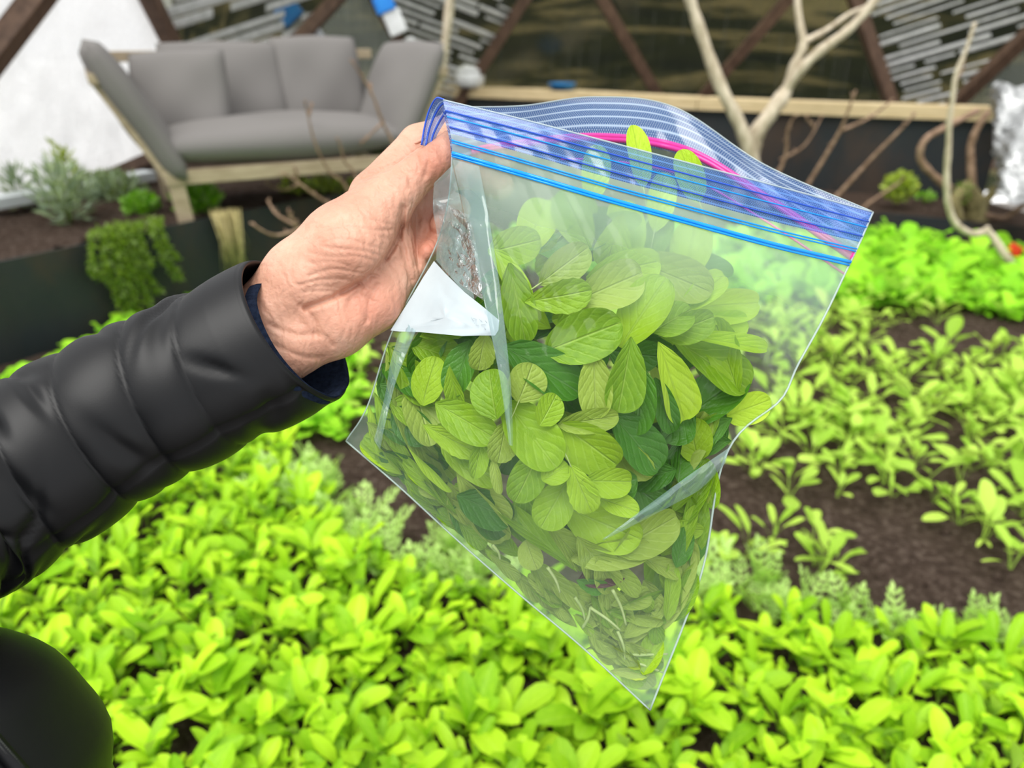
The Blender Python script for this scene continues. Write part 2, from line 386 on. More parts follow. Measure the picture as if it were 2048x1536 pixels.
panel(NA[0], NA[1], NB[0], M['polywhite'])
panel(NB[0], NA[1], NB[1], M['polywhite'])
NA = NA[1:-1]; NB = NB[1:-1]
panel(NA[0], NA[1], NB[0], M['polywhite'])
panel(NB[0], NA[1], NB[1], M['polywhite'])
panel(NA[1], NA[2], NB[1], M['polyclear'], ((400, 80), (560, 28)), M['flute'], 1, .92, .030, .080)
panel(NB[1], NA[2], NB[2], M['polygrey'], dn, M['polygrey'], 2, .9, .006, .04)
panel(NA[2], NA[3], NB[2], M['polyclear'], ((800, 40), (930, 88)), M['flute'], 3, .85, .017, .062)
panel(NB[2], NA[3], NB[3], M['polyclear'], dn, M['polygrey'], 4, .6, .004, .05)
panel(NA[3], NA[4], NB[3], M['polyclear'], dn, M['polygrey'], 5, .5, .004, .05)
panel(NB[3], NA[4], NB[4], M['polyclear'], dn, M['polygrey'], 6, .6, .004, .05)
panel(NA[4], NA[5], NB[4], M['polyclear'], ((1780, 100), (1980, 38)), M['flute'], 7, .9, .015, .060)
panel(NB[4], NA[5], NB[5], M['polygrey'], dn, M['polygrey'], 8, .9, .006, .04)
# aluminium sill along the foot of the milky panel
a, c = GP(-160, 432, .40), GP(300, 350, .40)
v, f = beam(a, c, .10, .05); tag(obj('trim_1', v, f, M['alu'], None, False), 'white aluminium rail along the foot of the milky panel', kind='structure')
# beaded water drops on the lit panels
# main planting bed
def bedz(x, y): return .012*math.sin(x*7+y*3)*math.cos(y*9-x*2)+.008*math.sin(x*23)*math.sin(y*19)
bed = tag(empty('planting_bed', (0, 2, 0)), 'raised planting bed of dark soil under the salad rows', 'planting bed')
WL = [GP(-900, 760, .36), GP(-150, 560, .36), GP(0, 525, .36), GP(400, 441, .36), GP(640, 394, .36), GP(900, 368, .36)]
grid_obj('soil', -2.6, 4.2, .35, 4.6, 120, 90, bedz, M['soil'], bed)
v, f = beam((-2.6, .36, -.28), (4.2, .36, -.28), .05, .62, bev=.002); obj('edge_board', v, f, M['steel'], bed, False)
cl = random.Random(4); V, Fc = [], []
for _ in range(5200):
    x, y = cl.uniform(-1.1, 2.6), cl.uniform(.9, 4.4); s = cl.uniform(.002, .0065)*(1+(cl.random() < .08)*1.4); c = Vector((x, y, bedz(x, y)+s*.3)); k = len(V)
    V += [c+Vector(d)*s*cl.uniform(.6, 1.3) for d in ((1, 0, 0), (0, 1, 0), (-1, 0, 0), (0, -1, 0), (.1, .1, .9), (0, 0, -.9))]
    Fc += [[k+i, k+(i+1) % 4, k+4] for i in range(4)]+[[k+(i+1) % 4, k+i, k+5] for i in range(4)]
tag(obj('soil_crumbs', V, Fc, M['soil'], bed), kind='stuff')
# left upper bed
lb = tag(empty('steel_planter', (-2, 3, .36)), 'dark steel planter with bare soil in front of the sofa', 'planter')
pts = [p.copy() for p in WL]
def wallstrip(pts, z0, z1, th, name, par, mat):
    for i in range(len(pts)-1):
        p, q = pts[i].copy(), pts[i+1].copy(); p.z = q.z = (z0+z1)/2
        v, f = beam(p, q, th, z1-z0, bev=.002); obj(name, v, f, mat, par, False)
def beamwall(p, q, th, z0, z1):
    p, q = Vector((p.x, p.y, 0)), Vector((q.x, q.y, 0)); d = (q-p).normalized(); n = Vector((-d.y, d.x, 0))*th/2
    b = [p-n, q-n, q+n, p+n]; V = [x+Vector((0, 0, z0)) for x in b]+[x+Vector((0, 0, z1)) for x in b]
    return V, [[3, 2, 1, 0], [4, 5, 6, 7], [0, 1, 5, 4], [1, 2, 6, 5], [2, 3, 7, 6], [3, 0, 4, 7]]
for i in range(len(pts)-1):
    v, f = beamwall(pts[i], pts[i+1], .012, -.06, .365); obj('steel_panel', v, f, M['steel'], lb, False)
back = [Vector((-3.0, 1.3, 0)), Vector((-2.9, 2.6, 0)), Vector((-2.75, 4.0, 0)), Vector((-2.2, 5.3, 0)), Vector((-.2, 5.6, 0)), Vector((.2, 5.0, 0))]
poly = [Vector((p.x, p.y, 0)) for p in pts]+back[::-1]
V = []; Fc = []; nx = 60; ny = 60; idx = {}
PP = [(p.x, p.y) for p in poly]
for j in range(ny+1):
    for i in range(nx+1):
        x = -3.5+4.0*i/nx; y = .9+4.9*j/ny
        idx[i, j] = len(V); V.append((x, y, .335+.02*math.sin(x*6+y*4)*math.sin(y*7)+.012*math.sin(x*31)*math.sin(y*27)))
def shift_in(x, y): return inpoly(x, y, PP)
for j in range(ny):
    for i in range(nx):
        q = [idx[i, j], idx[i+1, j], idx[i+1, j+1], idx[i, j+1]]
        if all(shift_in(V[k][0], V[k][1]) for k in q): Fc.append(q)
used = sorted({k for q in Fc for k in q}); rm = {k: i for i, k in enumerate(used)}
soil2 = obj('soil', [V[k] for k in used], [[rm[k] for k in q] for q in Fc], M['soil'], lb)
# fill between soil grid and the steel: a flat skirt following the wall
sk = []
for i in range(len(pts)-1):
    p, q = pts[i], pts[i+1]; d = (q-p); d.z = 0; d.normalize(); n = Vector((-d.y, d.x, 0))
    sk.append(([Vector((p.x, p.y, .335)), Vector((q.x, q.y, .335)), Vector((q.x, q.y, .338))+n*.25, Vector((p.x, p.y, .338))+n*.25], [[0, 1, 2, 3]]))
v, f = join(sk); obj('soil_edge', v, f, M['soil'], lb)
# back right: low planter with lip, then steel tank with timber ledge
lip = [GP(1000, 418, .09), GP(1500, 416, .09), GP(1760, 426, .09), GP(2060, 456, .09), GP(2400, 510, .09)]
bp = tag(empty('low_steel_planter', (1.5, 4.6, .15)), 'low steel-edged planter holding the bare trees behind the salad bed', 'planter')
for i in range(len(lip)-1):
    v, f = beamwall(lip[i], lip[i+1], .012, -.1, .095); obj('steel_panel', v, f, M['steel'], bp, False)
LED = [GP(770, 166, .68), GP(870, 171, .68), GP(1130, 180, .68), GP(1400, 194, .68), GP(1700, 205, .68), GP(2010, 214, .68)]
v = [Vector((p.x, p.y, .07)) for p in lip]+[Vector((p.x, p.y+.03, .09)) for p in LED][::-1]
obj('soil', v, [list(range(len(v)))], M['soil'], bp)
tank = tag(empty('water_tank', (1, 5.5, 0)), 'long dark steel water tank with a pale timber ledge', 'water tank')
for i in range(len(LED)-1):
    v, f = beamwall(LED[i], LED[i+1], .02, -.5, .60); obj('steel_panel', v, f, M['steel'], tank, False)
    p, q = LED[i].copy(), LED[i+1].copy(); d = (q-p).normalized(); n = Vector((-d.y, d.x, 0)); 
    b = [p-n*.05, q-n*.05, q+n*.16, p+n*.16]; V = [Vector((x.x, x.y, .595)) for x in b]+[Vector((x.x, x.y, .675)) for x in b]
    obj('ledge_board', V, [[3, 2, 1, 0], [4, 5, 6, 7], [0, 1, 5, 4], [1, 2, 6, 5], [2, 3, 7, 6], [3, 0, 4, 7]], M['wood'], tank, False)
e = LED[-1]; v, f = beamwall(e, e+Vector((.35, 1.1, 0)), .02, -.5, .60); obj('steel_panel', v, f, M['steel'], tank, False)

# ------------------------------------------------------------------ sofa
FL, FR = GP(340, 356, .545), GP(815, 320, .545)
ax = (FR-FL); ax.z = 0; SL = ax.length; ax.normalize(); bx = Vector((-ax.y, ax.x, 0)); up = Vector((0, 0, 1))
sofa = tag(empty('sofa', (FL.x, FL.y, .345)), 'grey cushioned sofa with a weathered wood frame on the left planter', 'sofa')
def SP(u, w, z): return Vector((FL.x, FL.y, 0))+ax*u+bx*w+up*z      # u along the front, w backwards
D = .72
def sbeam(name, p, q, w, h, upv=up): v, f = beam(SP(*p), SP(*q), w, h, upv); return obj(name, v, f, M['teak'], sofa, False)
sbeam('front_rail', (-.02, 0, .545), (SL+.02, 0, .545), .045, .06)
sbeam('back_rail', (-.02, D, .545), (SL+.02, D, .545), .045, .06)
for u in (0, SL):
    sbeam('side_rail', (u, 0, .545), (u, D, .545), .045, .06)
    for w in (.015, D-.02): sbeam('leg', (u+(.02 if u == 0 else -.02), w, .52), (u+(.035 if u == 0 else -.035), w, .335), .065, .06, bx)
FLR = .22
for sgn, u in ((-1, 0), (1, SL)):
    for w in (.0, D*.5, D): sbeam('arm_post', (u, w, .55), (u+sgn*FLR*.92, w+.03, .94), .05, .035, bx)
    sbeam('arm_rail', (u+sgn*FLR*.92, -.01, .94), (u+sgn*FLR*.92, D+.05, .94), .05, .04)
for k in range(7):
    u = SL*(k+.5)/7; sbeam('back_slat', (u, D, .56), (u*1.04-.02, D+.2, 1.0), .05, .025, ax)
sbeam('top_rail', (-FLR*.7, D+.2, 1.0), (SL+FLR*.7, D+.2, 1.0), .04, .05)
def pillow(name, c, ex, ey, ez, hx, hy, hz, parent, p=3.2, seed=0, n=18, lab=None):
    """soft cushion: superellipse outline in ex, ey with a domed thickness along ez"""
    V, Fc = [], []; r = random.Random(seed); ph = [r.uniform(0, 6) for _ in range(4)]
    for side in (1, -1):
        for j in range(n+1):
            for i in range(n+1):
                a, b2 = 2*i/n-1, 2*j/n-1
                k = (max(0, 1-abs(a)**4)*max(0, 1-abs(b2)**4))**.42
                sq = 1-.05*(a*a*(1-b2*b2)+b2*b2*(1-a*a))*0
                t = hz*(k*(.85+.15*math.cos(a*1.5)*math.cos(b2*1.5))) + .008*k*math.sin(a*5+ph[0])*math.sin(b2*4+ph[1])
                pinch = 1-.045*(1-k)*(1-abs(abs(a)-abs(b2)))
                V.append(c+ex*(a*hx*pinch)+ey*(b2*hy*pinch)+ez*(side*t))
        o0 = 0 if side == 1 else (n+1)**2
        for j in range(n):
            for i in range(n):
                q = o0+j*(n+1)+i; fc = [q, q+1, q+n+2, q+n+1]; Fc.append(fc if side == 1 else fc[::-1])
    o = obj(name, V, Fc, M['fabric'], parent)
    bm = bmesh.new(); bm.from_mesh(o.data); bmesh.ops.remove_doubles(bm, verts=bm.verts, dist=.0005); bm.to_mesh(o.data); bm.free()
    return o
pillow('seat_cushion', SP(SL/2, D*.47, .655), ax, bx, up, SL/2+.04, D*.5+.02, .098, sofa, seed=1)
fl = Vector((ax*-FLR+up*.45)).normalized(); fr2 = Vector((ax*FLR+up*.45)).normalized()
fn = bx.cross(fl).normalized(); fn2 = bx.cross(fr2).normalized()
pillow('arm_cushion', SP(-.075, D*.48, .80), fl, bx, fn, .315, D*.5+.06, .075, sofa, seed=2)
pillow('arm_cushion', SP(SL+.075, D*.5, .80), fr2, bx, fn2, .305, D*.5+.05, .08, sofa, seed=3)
bk = (up*1+bx*.35).normalized(); bn = bk.cross(ax).normalized()
pillow('back_cushion', SP(SL*.36, D*.93, .845), ax, bk, bn, SL*.28, .24, .095, sofa, seed=4)
pillow('back_cushion', SP(SL*.80, D*.93, .86), ax, bk, bn, SL*.22, .25, .085, sofa, seed=5)
ax2 = (ax*.92-bx*.38+up*.04).normalized(); bk2 = (up*.9+bx*.42-ax*.16).normalized(); bk2 = (bk2-ax2*bk2.dot(ax2)).normalized()
tp = pillow('throw_pillow', SP(SL*.13, D*.60, .835), ax2, bk2, ax2.cross(bk2), .225, .215, .075, None, seed=6)
tag(tp, 'square grey throw pillow leaning in the left corner of the sofa', 'pillow')

# ------------------------------------------------------------------ trees and twigs
def branch(name, pix, rad, mat, parent, n=7, sub=5):
    """pix: (px,py,Y) points on planes at distance Y; rad in metres at both ends"""
    P = smooth_path([YP(*p) for p in pix], sub); k = len(P)
    r = [rad[0]+(rad[1]-rad[0])*i/(k-1) for i in range(k)]
    rr = random.Random(len(pix)*7+int(pix[0][0])); r = [x*(1+.10*rr.uniform(-1, 1)) for x in r]
    v, f = tube_vf(P, r, n); return obj(name, v, f, mat, parent)
def buds(pix, parent, mat, s=.012, n=6, seed=1):
    rr = random.Random(seed); P = smooth_path([YP(*p) for p in pix], 6); parts = []
    for k in range(n):
        p = P[int((k+.7)/n*(len(P)-1))]; d = Vector((rr.uniform(-1, 1), rr.uniform(-.5, .5), rr.uniform(.2, 1))).normalized()
        parts.append(tube_vf([p, p+d*s*.6, p+d*s*1.6], [s*.3, s*.38, s*.08], 5))
    v, f = join(parts); return obj('buds', v, f, mat, parent)
t1 = tag(empty('bare_tree', tuple(GP(1500, 400, .15))), 'bare pale-barked forked tree behind the zip bag', 'tree')
branch('trunk', [(1470, 420, 5.0), (1500, 320, 5.0), (1512, 268, 5.0), (1545, 222, 5.0), (1572, 182, 5.05)], (.062, .046), M['bark'], t1, 10)
branch('branch', [(1572, 185, 5.05), (1588, 135, 5.05), (1606, 88, 5.05), (1597, 30, 5.1), (1592, -60, 5.15)], (.036, .017), M['bark'], t1)
branch('branch', [(1606, 84, 5.05), (1650, 62, 5.1), (1700, 28, 5.15), (1745, 10, 5.2)], (.02, .012), M['bark'], t1)
branch('branch', [(1565, 192, 5.05), (1600, 140, 5.0), (1645, 98, 4.98), (1690, 65, 4.98), (1730, 25, 4.98), (1800, -60, 4.98)], (.034, .024), M['bark'], t1)
t2 = tag(empty('bare_tree', tuple(GP(1500, 405, .15))), 'straight pale trunk leaning left behind the back rim of the bag', 'tree')
branch('trunk', [(1530, 420, 4.88), (1490, 275, 4.88), (1440, 170, 4.92), (1400, 60, 4.98), (1370, -40, 5.0), (1340, -200, 5.05)], (.045, .026), M['bark'], t2, 10)
t3 = tag(empty('bare_vine', tuple(GP(830, 300, .36))), 'slender pale stem hanging beside the right arm of the sofa', 'vine')
branch('stem', [(800, 330, 4.4), (845, 225, 4.4), (880, 160, 4.4), (890, 90, 4.4), (900, 0, 4.4), (905, -120, 4.4)], (.018, .026), M['bark'], t3, 8)
def sapling(label, pixlists, Y, r0, seed, mat=None, grp=None):
    base = YP(pixlists[0][0][0], pixlists[0][0][1], Y)
    t = tag(empty('bare_sapling', tuple(base)), label, 'sapling', grp); mat = mat or M['twig']
    for i, pl in enumerate(pixlists):
        q = [(x, y, Y+.03*k*(1 if i % 2 else -1)) for k, (x, y) in enumerate(pl)]
        branch('stem' if i == 0 else 'twig', q, (r0 if i == 0 else r0*.7, r0*.35), mat, t, 6, 4)
        tag(buds(q, t, mat, r0*1.15, 5 if i else 7, seed+i), kind='stuff')
    return t
sapling('brown budded sapling right of the bag rim, nearest the forked tree', [[(1530, 400), (1570, 315), (1575, 260), (1592, 228)], [(1560, 320), (1610, 290), (1645, 230)], [(1628, 256), (1610, 230)]], 4.9, .015, 1)
sapling('brown forked sapling with two upright tips under the timber ledge', [[(1590, 410), (1640, 330), (1680, 262), (1693, 230), (1712, 180)], [(1682, 262), (1740, 235), (1785, 200)]], 4.85, .017, 5)
sapling('straight leaning brown sapling left of the round yellow green bush', [[(1640, 430), (1690, 375), (1750, 310), (1805, 255), (1832, 225)]], 4.8, .017, 9)
sapling('low pale shoot slanting from the bag corner to the yellow green bush', [[(1700, 440), (1740, 405), (1790, 372), (1810, 355)]], 4.75, .013, 12)
sapling('bare twig with pink buds before the sofa right arm', [[(812, 425), (790, 300), (765, 245), (745, 190), (722, 150), (700, 118)], [(742, 190), (742, 165)], [(765, 245), (720, 290)]], 3.65, .0088, 18)
sapling('short budded twig before the sofa seat centre', [[(715, 428), (690, 370), (660, 345), (640, 310), (625, 270), (615, 225), (608, 200)], [(618, 230), (625, 205)]], 3.55, .0078, 22)
sapling('small curved twig between sofa rail and hand', [[(735, 428), (710, 350), (690, 325), (680, 290), (672, 275)]], 3.55, .0078, 26)
sapling('tangled brown twigs under the sofa rail', [[(695, 432), (680, 420), (630, 390), (590, 360), (560, 345)], [(600, 368), (565, 380), (530, 365)], [(596, 362), (590, 335)]], 3.5, .0098, 30)
sapling('hooked brown twigs over the steel planter beside the wrist', [[(690, 655), (668, 520), (640, 450), (590, 462), (545, 470), (500, 445)], [(600, 455), (555, 430), (535, 400)], [(596, 455), (575, 420)]], 2.9, .010, 34)
t4 = tag(empty('mossy_tree', tuple(GP(1950, 480, .1))), 'gnarled mossy stump with bare branches at the far right', 'tree')
branch('trunk', [(1958, 500, 4.55), (1952, 450, 4.55), (1950, 410, 4.55), (1935, 385, 4.55), (1925, 372, 4.55)], (.075, .05), M['moss'], t4, 10)
branch('root', [(1932, 500, 4.50), (1925, 460, 4.50), (1915, 430, 4.50), (1912, 398, 4.50), (1935, 375, 4.55)], (.03, .035), M['moss'], t4, 8)
branch('branch', [(1900, 378, 4.55), (1860, 345, 4.55), (1840, 315, 4.55), (1850, 280, 4.55), (1890, 255, 4.60), (1955, 222, 4.70)], (.024, .018), M['twig'], t4, 8)
branch('branch', [(1945, 385, 4.55), (1942, 330, 4.58), (1942, 290, 4.60), (1958, 250, 4.60), (1978, 222, 4.60)], (.026, .018), M['twig'], t4, 8)
branch('branch', [(1965, 410, 4.55), (1990, 380, 4.55), (2030, 340, 4.55), (2080, 300, 4.60)], (.03, .024), M['moss'], t4, 8)
branch('branch', [(1968, 430, 4.50), (2010, 435, 4.50), (2040, 415, 4.45), (2090, 385, 4.40)], (.018, .014), M['twig'], t4, 8)
t5 = tag(empty('hooked_branch', tuple(GP(2015, 520, .02))), 'smooth pale branch hooking down in front of the mossy stump, thin at the top', 'branch')
branch('stem', [(2024, 530, 3.55), (2008, 508, 3.55), (1978, 466, 3.6), (1945, 468, 3.6), (1912, 448, 3.6), (1897, 410, 3.6), (1893, 350, 3.6), (1897, 290, 3.6), (1899, 240, 3.6), (1905, 200, 3.6), (1912, 150, 3.6), (1932, 100, 3.6), (1950, 45, 3.6)], (.021, .008), M['bark'], t5, 9)
branch('twig', [(1909, 165, 3.6), (1925, 140, 3.6), (1930, 118, 3.6)], (.007, .003), M['twig'], t5, 6)
branch('stub', [(1978, 466, 3.6), (1972, 455, 3.6)], (.018, .014), M['bark'], t5, 8)
# moss tufts
def tuft(name, c, R, n, mat, parent, seed, L=.03, w=.008, flat=.7, up=.5):
    rr = random.Random(seed); V, Fc, UV = [], [], []
    for _ in range(n):
        while True:
            q = Vector((rr.uniform(-1, 1), rr.uniform(-1, 1), rr.uniform(-1, 1)))
            if q.length <= 1: break
        p = c+Vector((q.x*R[0], q.y*R[1], q.z*R[2])); d = (Vector((q.x*.8, q.y*.8, q.z*.6+up))+Vector((rr.uniform(-.5, .5), rr.uniform(-.5, .5), rr.uniform(-.3, .3)))).normalized()
        s = d.cross(Vector((rr.uniform(-1, 1), rr.uniform(-1, 1), rr.uniform(-1, 1)))).normalized(); l = L*rr.uniform(.6, 1.3); ww = w*rr.uniform(.7, 1.3)
        k = len(V); V += [p, p+d*l*.5+s*ww, p+d*l, p+d*l*.5-s*ww]; Fc.append([k, k+1, k+2, k+3]); UV += [(.5, 0), (1, .5), (.5, 1), (0, .5)]
    return obj(name, V, Fc, mat, parent, True, UV)
tuft('moss', YP(1925, 390, 4.5), (.05, .05, .09), 160, M['trail'], t4, 3, .02, .006)
# ------------------------------------------------------------------ left bed herbs and odd plants
def herb(name, label, c, R, n, mat, seed, L, w, up=.6, stem=True):
    t = tag(empty(name, tuple(c)), label, 'plant')
    tag(tuft('foliage', Vector(c)+Vector((0, 0, R[2]*.8)), R, n, mat, t, seed, L, w, up=up), kind='stuff')
    if stem:
        parts = []
        rr = random.Random(seed)
        for k in range(7):
            a = rr.uniform(0, 6.28); parts.append(tube_vf([Vector(c)-Vector((0, 0, .02)), Vector(c)+Vector((math.cos(a)*R[0]*.5, math.sin(a)*R[1]*.5, R[2]*1.3))], [.004, .002], 4))
        v, f = join(parts); tag(obj('stems', v, f, M['trail'], t), kind='stuff')
    return t
def gp2(px, py): return GP(px, py, .335)
herb('lavender', 'small grey green lavender tuft at the far left by the white rail', gp2(45, 415), (.05, .05, .10), 110, M['lav'], 1, .07, .006)
herb('lavender', 'tall grey green lavender bush left of the trailing plant', gp2(140, 440), (.11, .09, .14), 420, M['lav'], 2, .07, .006)
herb('herb_sprig', 'yellow green upright sprig behind the lavender', gp2(140, 405), (.05, .05, .17), 130, M['lime'], 3, .05, .009)
herb('silver_herb', 'silvery green low herb beside the sofa leg', gp2(235, 400), (.15, .08, .07), 300, M['lav'], 4, .05, .008)
herb('parsley', 'vivid green parsley clump left of the sofa leg', gp2(285, 428), (.075, .07, .05), 420, M['bright'], 5, .03, .010)
herb('leafy_herb', 'dark leafy herb behind the parsley', gp2(195, 395), (.12, .08, .06), 260, M['trail'], 6, .04, .010)
herb('parsley', 'vivid green clump right of the sofa leg under the rail', gp2(400, 425), (.09, .06, .06), 320, M['bright'], 7, .06, .010)
herb('low_herb', 'olive green low growth under the sofa near the hand', gp2(640, 388), (.20, .08, .04), 240, M['lime'], 8, .04, .012)
# trailing plant hanging over the steel wall
tr = tag(empty('trailing_rosemary', tuple(GP(235, 480, .36))), 'olive green trailing plant spilling over the steel planter', 'plant')
rr = random.Random(11)
def wallpt(px):
    # point on steel wall top below pixel column px, pushed slightly to the front
    p = GP(px, 525-px*.21, .37); return p
for k, (x0, x1, drop, tk) in enumerate([(188, 180, .12, .8), (205, 218, .36, .8), (226, 234, .22, 1.2), (245, 240, .30, 1.3), (264, 260, .15, 1.2), (282, 284, .24, .9), (306, 330, .20, 1.1), (230, 226, .40, .6), (254, 264, .26, .8), (276, 282, .12, 1.1), (240, 252, .18, 1.2), (212, 202, .16, 1), (322, 336, .12, .8), (250, 275, .45, .5)]):
    p = wallpt(x0); nrm = Vector((.35, -1, 0)).normalized(); q = wallpt(x1)
    path = smooth_path([p-nrm*.10+up*.02, p+nrm*.02+up*.03, (p+q)/2+nrm*.055-up*drop*.4, q+nrm*.05-up*drop*.75, q+nrm*.045-up*drop + ax*.02], 6)
    v, f = tube_vf(path, .004, 4); st = obj('trailing_stem', v, f, M['trail'], tr)
    V, Fc, UV = [], [], []
    for i, pp in enumerate(path[2:]):
        for _ in range(14):
            d = Vector((rr.uniform(-1, 1), rr.uniform(-1, .3), rr.uniform(-1.2, .6))).normalized(); s = d.cross(Vector((rr.uniform(-1, 1), rr.uniform(-1, 1), .3))).normalized()
            l = .026*tk*rr.uniform(.6, 1.2); b0 = pp+Vector((rr.uniform(-1, 1), rr.uniform(-1, 1), rr.uniform(-1, 1)))*.010; n0 = len(V)
            V += [b0, b0+d*l*.5+s*.0045, b0+d*l, b0+d*l*.5-s*.0045]; Fc.append([n0, n0+1, n0+2, n0+3]); UV += [(.5, 0), (1, .5), (.5, 1), (0, .5)]
    tag(obj('foliage', [Vector(x)-Vector(tr.location)+Vector(tr.location) for x in V], Fc, M['trail'], st, True, UV), kind='stuff')
gt = tag(empty('dry_grass_tuft', tuple(GP(450, 428, .36))), 'straw coloured dry grass tuft hanging over the steel edge', 'grass tuft')
parts = []
for k in range(75):
    p = GP(420+rr.uniform(0, 62), 436-rr.uniform(0, 14), .36); n2 = Vector((.4, -1, 0)).normalized(); dr = rr.uniform(.12, .32); x = rr.uniform(-.03, .03)
    parts.append(tube_vf([p-up*.02, p+n2*.06+up*.03, p+n2*.085-up*dr*.4+(GP(462, 432, .36)-p)*.25, p+n2*.08-up*dr+(GP(466, 432, .36)-p)*.45+ax*x*1.4], [.0022, .0022, .0018, .0007], 3))
v, f = join(parts); tag(obj('blades', v, f, M['straw'], gt), kind='stuff')
herb('round_bush', 'small round yellow green bush before the dark tank', YP(1795, 395, 4.85), (.095, .07, .085), 420, M['lime'], 21, .035, .014, .3)
herb('seedling_tuft', 'tiny dark green tuft at the foot of the tank right of the round bush', YP(1848, 402, 5.0), (.06, .05, .03), 80, M['bright'], 22, .03, .01)
# silver foil duct at the far right
V, Fc = [], []; n = 40; m = 26; P0, P1 = YP(2040, 170, 4.88), YP(2062, 395, 3.95)
for j in range(m+1):
    t = j/m; c = P0.lerp(P1, t)
    for i in range(n):
        a = 2*math.pi*i/n; r = .145*(1+.10*math.sin(t*70)+.06*math.sin(a*5+t*13)+.05*math.sin(a*9-t*31))
        V.append(c+Vector((math.cos(a)*r, math.sin(a)*r, .02*math.sin(a*4+t*9))))
for j in range(m):
    for i in range(n): Fc.append([j*n+i, j*n+(i+1) % n, (j+1)*n+(i+1) % n, (j+1)*n+i])
tag(obj('foil_duct', V, Fc, M['foil'], None, True), 'crinkled silver foil duct hanging at the right edge', 'duct')
# bits on ledge and frame
def lathe(prof, c, n=20):
    V, Fc = [], []
    for r, z in prof:
        for k in range(n): a = 2*math.pi*k/n; V.append(Vector(c)+Vector((r*math.cos(a), r*math.sin(a), z)))
    for i in range(len(prof)-1):
        for k in range(n): Fc.append([i*n+k, i*n+(k+1) % n, (i+1)*n+(k+1) % n, (i+1)*n+k])
    Fc.append(list(range(n))[::-1]); Fc.append([(len(prof)-1)*n+k for k in range(n)]); return V, Fc
c = YP(1124, 172, LED[2].y+.06); c.z = .677
v, f = lathe([(.075, 0), (.10, .01), (.115, .045), (.12, .055), (.11, .055), (.095, .015)], c); tag(obj('blue_dish', v, f, M['bluedish']), 'shallow blue plastic dish on the timber ledge', 'dish')
c = YP(940, 172, LED[1].y*.6+LED[2].y*.4+.05); c.z = .677
jar = tag(empty('white_tub', tuple(c)), 'round white plastic tub on the timber ledge near the sofa', 'tub')
v, f = lathe([(.10, 0), (.125, .03), (.13, .09), (.115, .13)], c); obj('tub_body', v, f, M['whiteplas'], jar)
v, f = lathe([(.12, .13), (.122, .145), (.09, .165), (.03, .175)], c); obj('lid', v, f, M['whiteplas'], jar)
def hub(label, px, py, Y, rot, s=1):
    c = YP(px, py, Y); t = tag(empty('frame_sensor', tuple(c)), label, 'device')
    r = Matrix.Rotation(math.radians(rot), 4, 'Y'); Mx = Matrix.Translation(c) @ r
    v, f = box_vf(.16*s, .05, .20*s, Mx, .012); obj('body', v, f, M['silver'] if px < 700 else M['whiteplas'], t, False)
    v, f = box_vf(.17*s, .06, .14*s, Mx @ Matrix.Translation((-.02, -.01, .17*s)), .012); obj('blue_cap', v, f, M['bluetape'], t, False)
hub('silver and blue box fixed to the strut above the sofa back', 616, 62, 6.1, -38)
hub('white and blue bottle hung on the strut right of the sofa back', 790, 45, 6.3, -22, .85)
c = YP(822, 103, 6.6); v, f = lathe([(.03, 0), (.05, .02), (.05, .09), (.02, .11)], c, 12); tag(obj('plastic_clip', v, f, M['whiteplas']), 'small white plastic clip on the strut behind the right sofa arm', 'cap')
c = GP(2030, 500, .1); v, f = box_vf(.07, .02, .05, Matrix.Translation(c) @ Matrix.Rotation(.5, 4, 'Y'), .004); tag(obj('red_tag', v, f, M['red'], None, False), 'small red plant tag at the right end of the salad bed', 'plant tag')

#@@LEAVES
# ------------------------------------------------------------------ leaf meshes
def leaf_vf(L=1.0, Wd=.55, a=.9, b=.42, nl=9, nw=4, cup=.10, bend=.15, wav=.02, pet=.0, seed=0, serr=0):
    rr = random.Random(seed); V, Fc, UV = [], [], []; ph = rr.uniform(0, 6)
    mx = (a/(a+b))**a*(b/(a+b))**b
    for j in range(nl+1):
        t = 1-(1-j/nl)**1.7; tt = min(max(t, .004), .997); w = Wd/2*(tt**a*(1-tt)**b)/mx
        if serr and 0 < j < nl and j % 2: w *= 1-serr
        if pet: w = max(w, .022 if j < nl else .004)
        for i in range(nw+1):
            s = 2*i/nw-1; x = s*w
            z = cup*abs(s)**1.5*w*2-bend*t*t*L+wav*math.sin(t*9+ph+s*2)*abs(s)+.02*math.sin(t*4+ph)
            V.append(Vector((x, t*L, z))); UV.append((.5+.5*s, t))
    for j in range(nl):
        for i in range(nw):
            q = j*(nw+1)+i; Fc.append([q, q+1, q+nw+2, q+nw+1])
    if pet:
        k = len(V); V += [Vector((-.02, 0, 0)), Vector((.02, 0, 0)), Vector((.018, -pet*.5, -pet*.12)), Vector((-.018, -pet*.5, -pet*.12)), Vector((.015, -pet, -pet*.4)), Vector((-.015, -pet, -pet*.4))]
        UV += [(.47, 0), (.53, 0), (.53, 0), (.47, 0), (.53, 0), (.47, 0)]; Fc += [[k+3, k+2, k+1, k], [k+5, k+4, k+2, k+3]]
    return V, Fc, UV
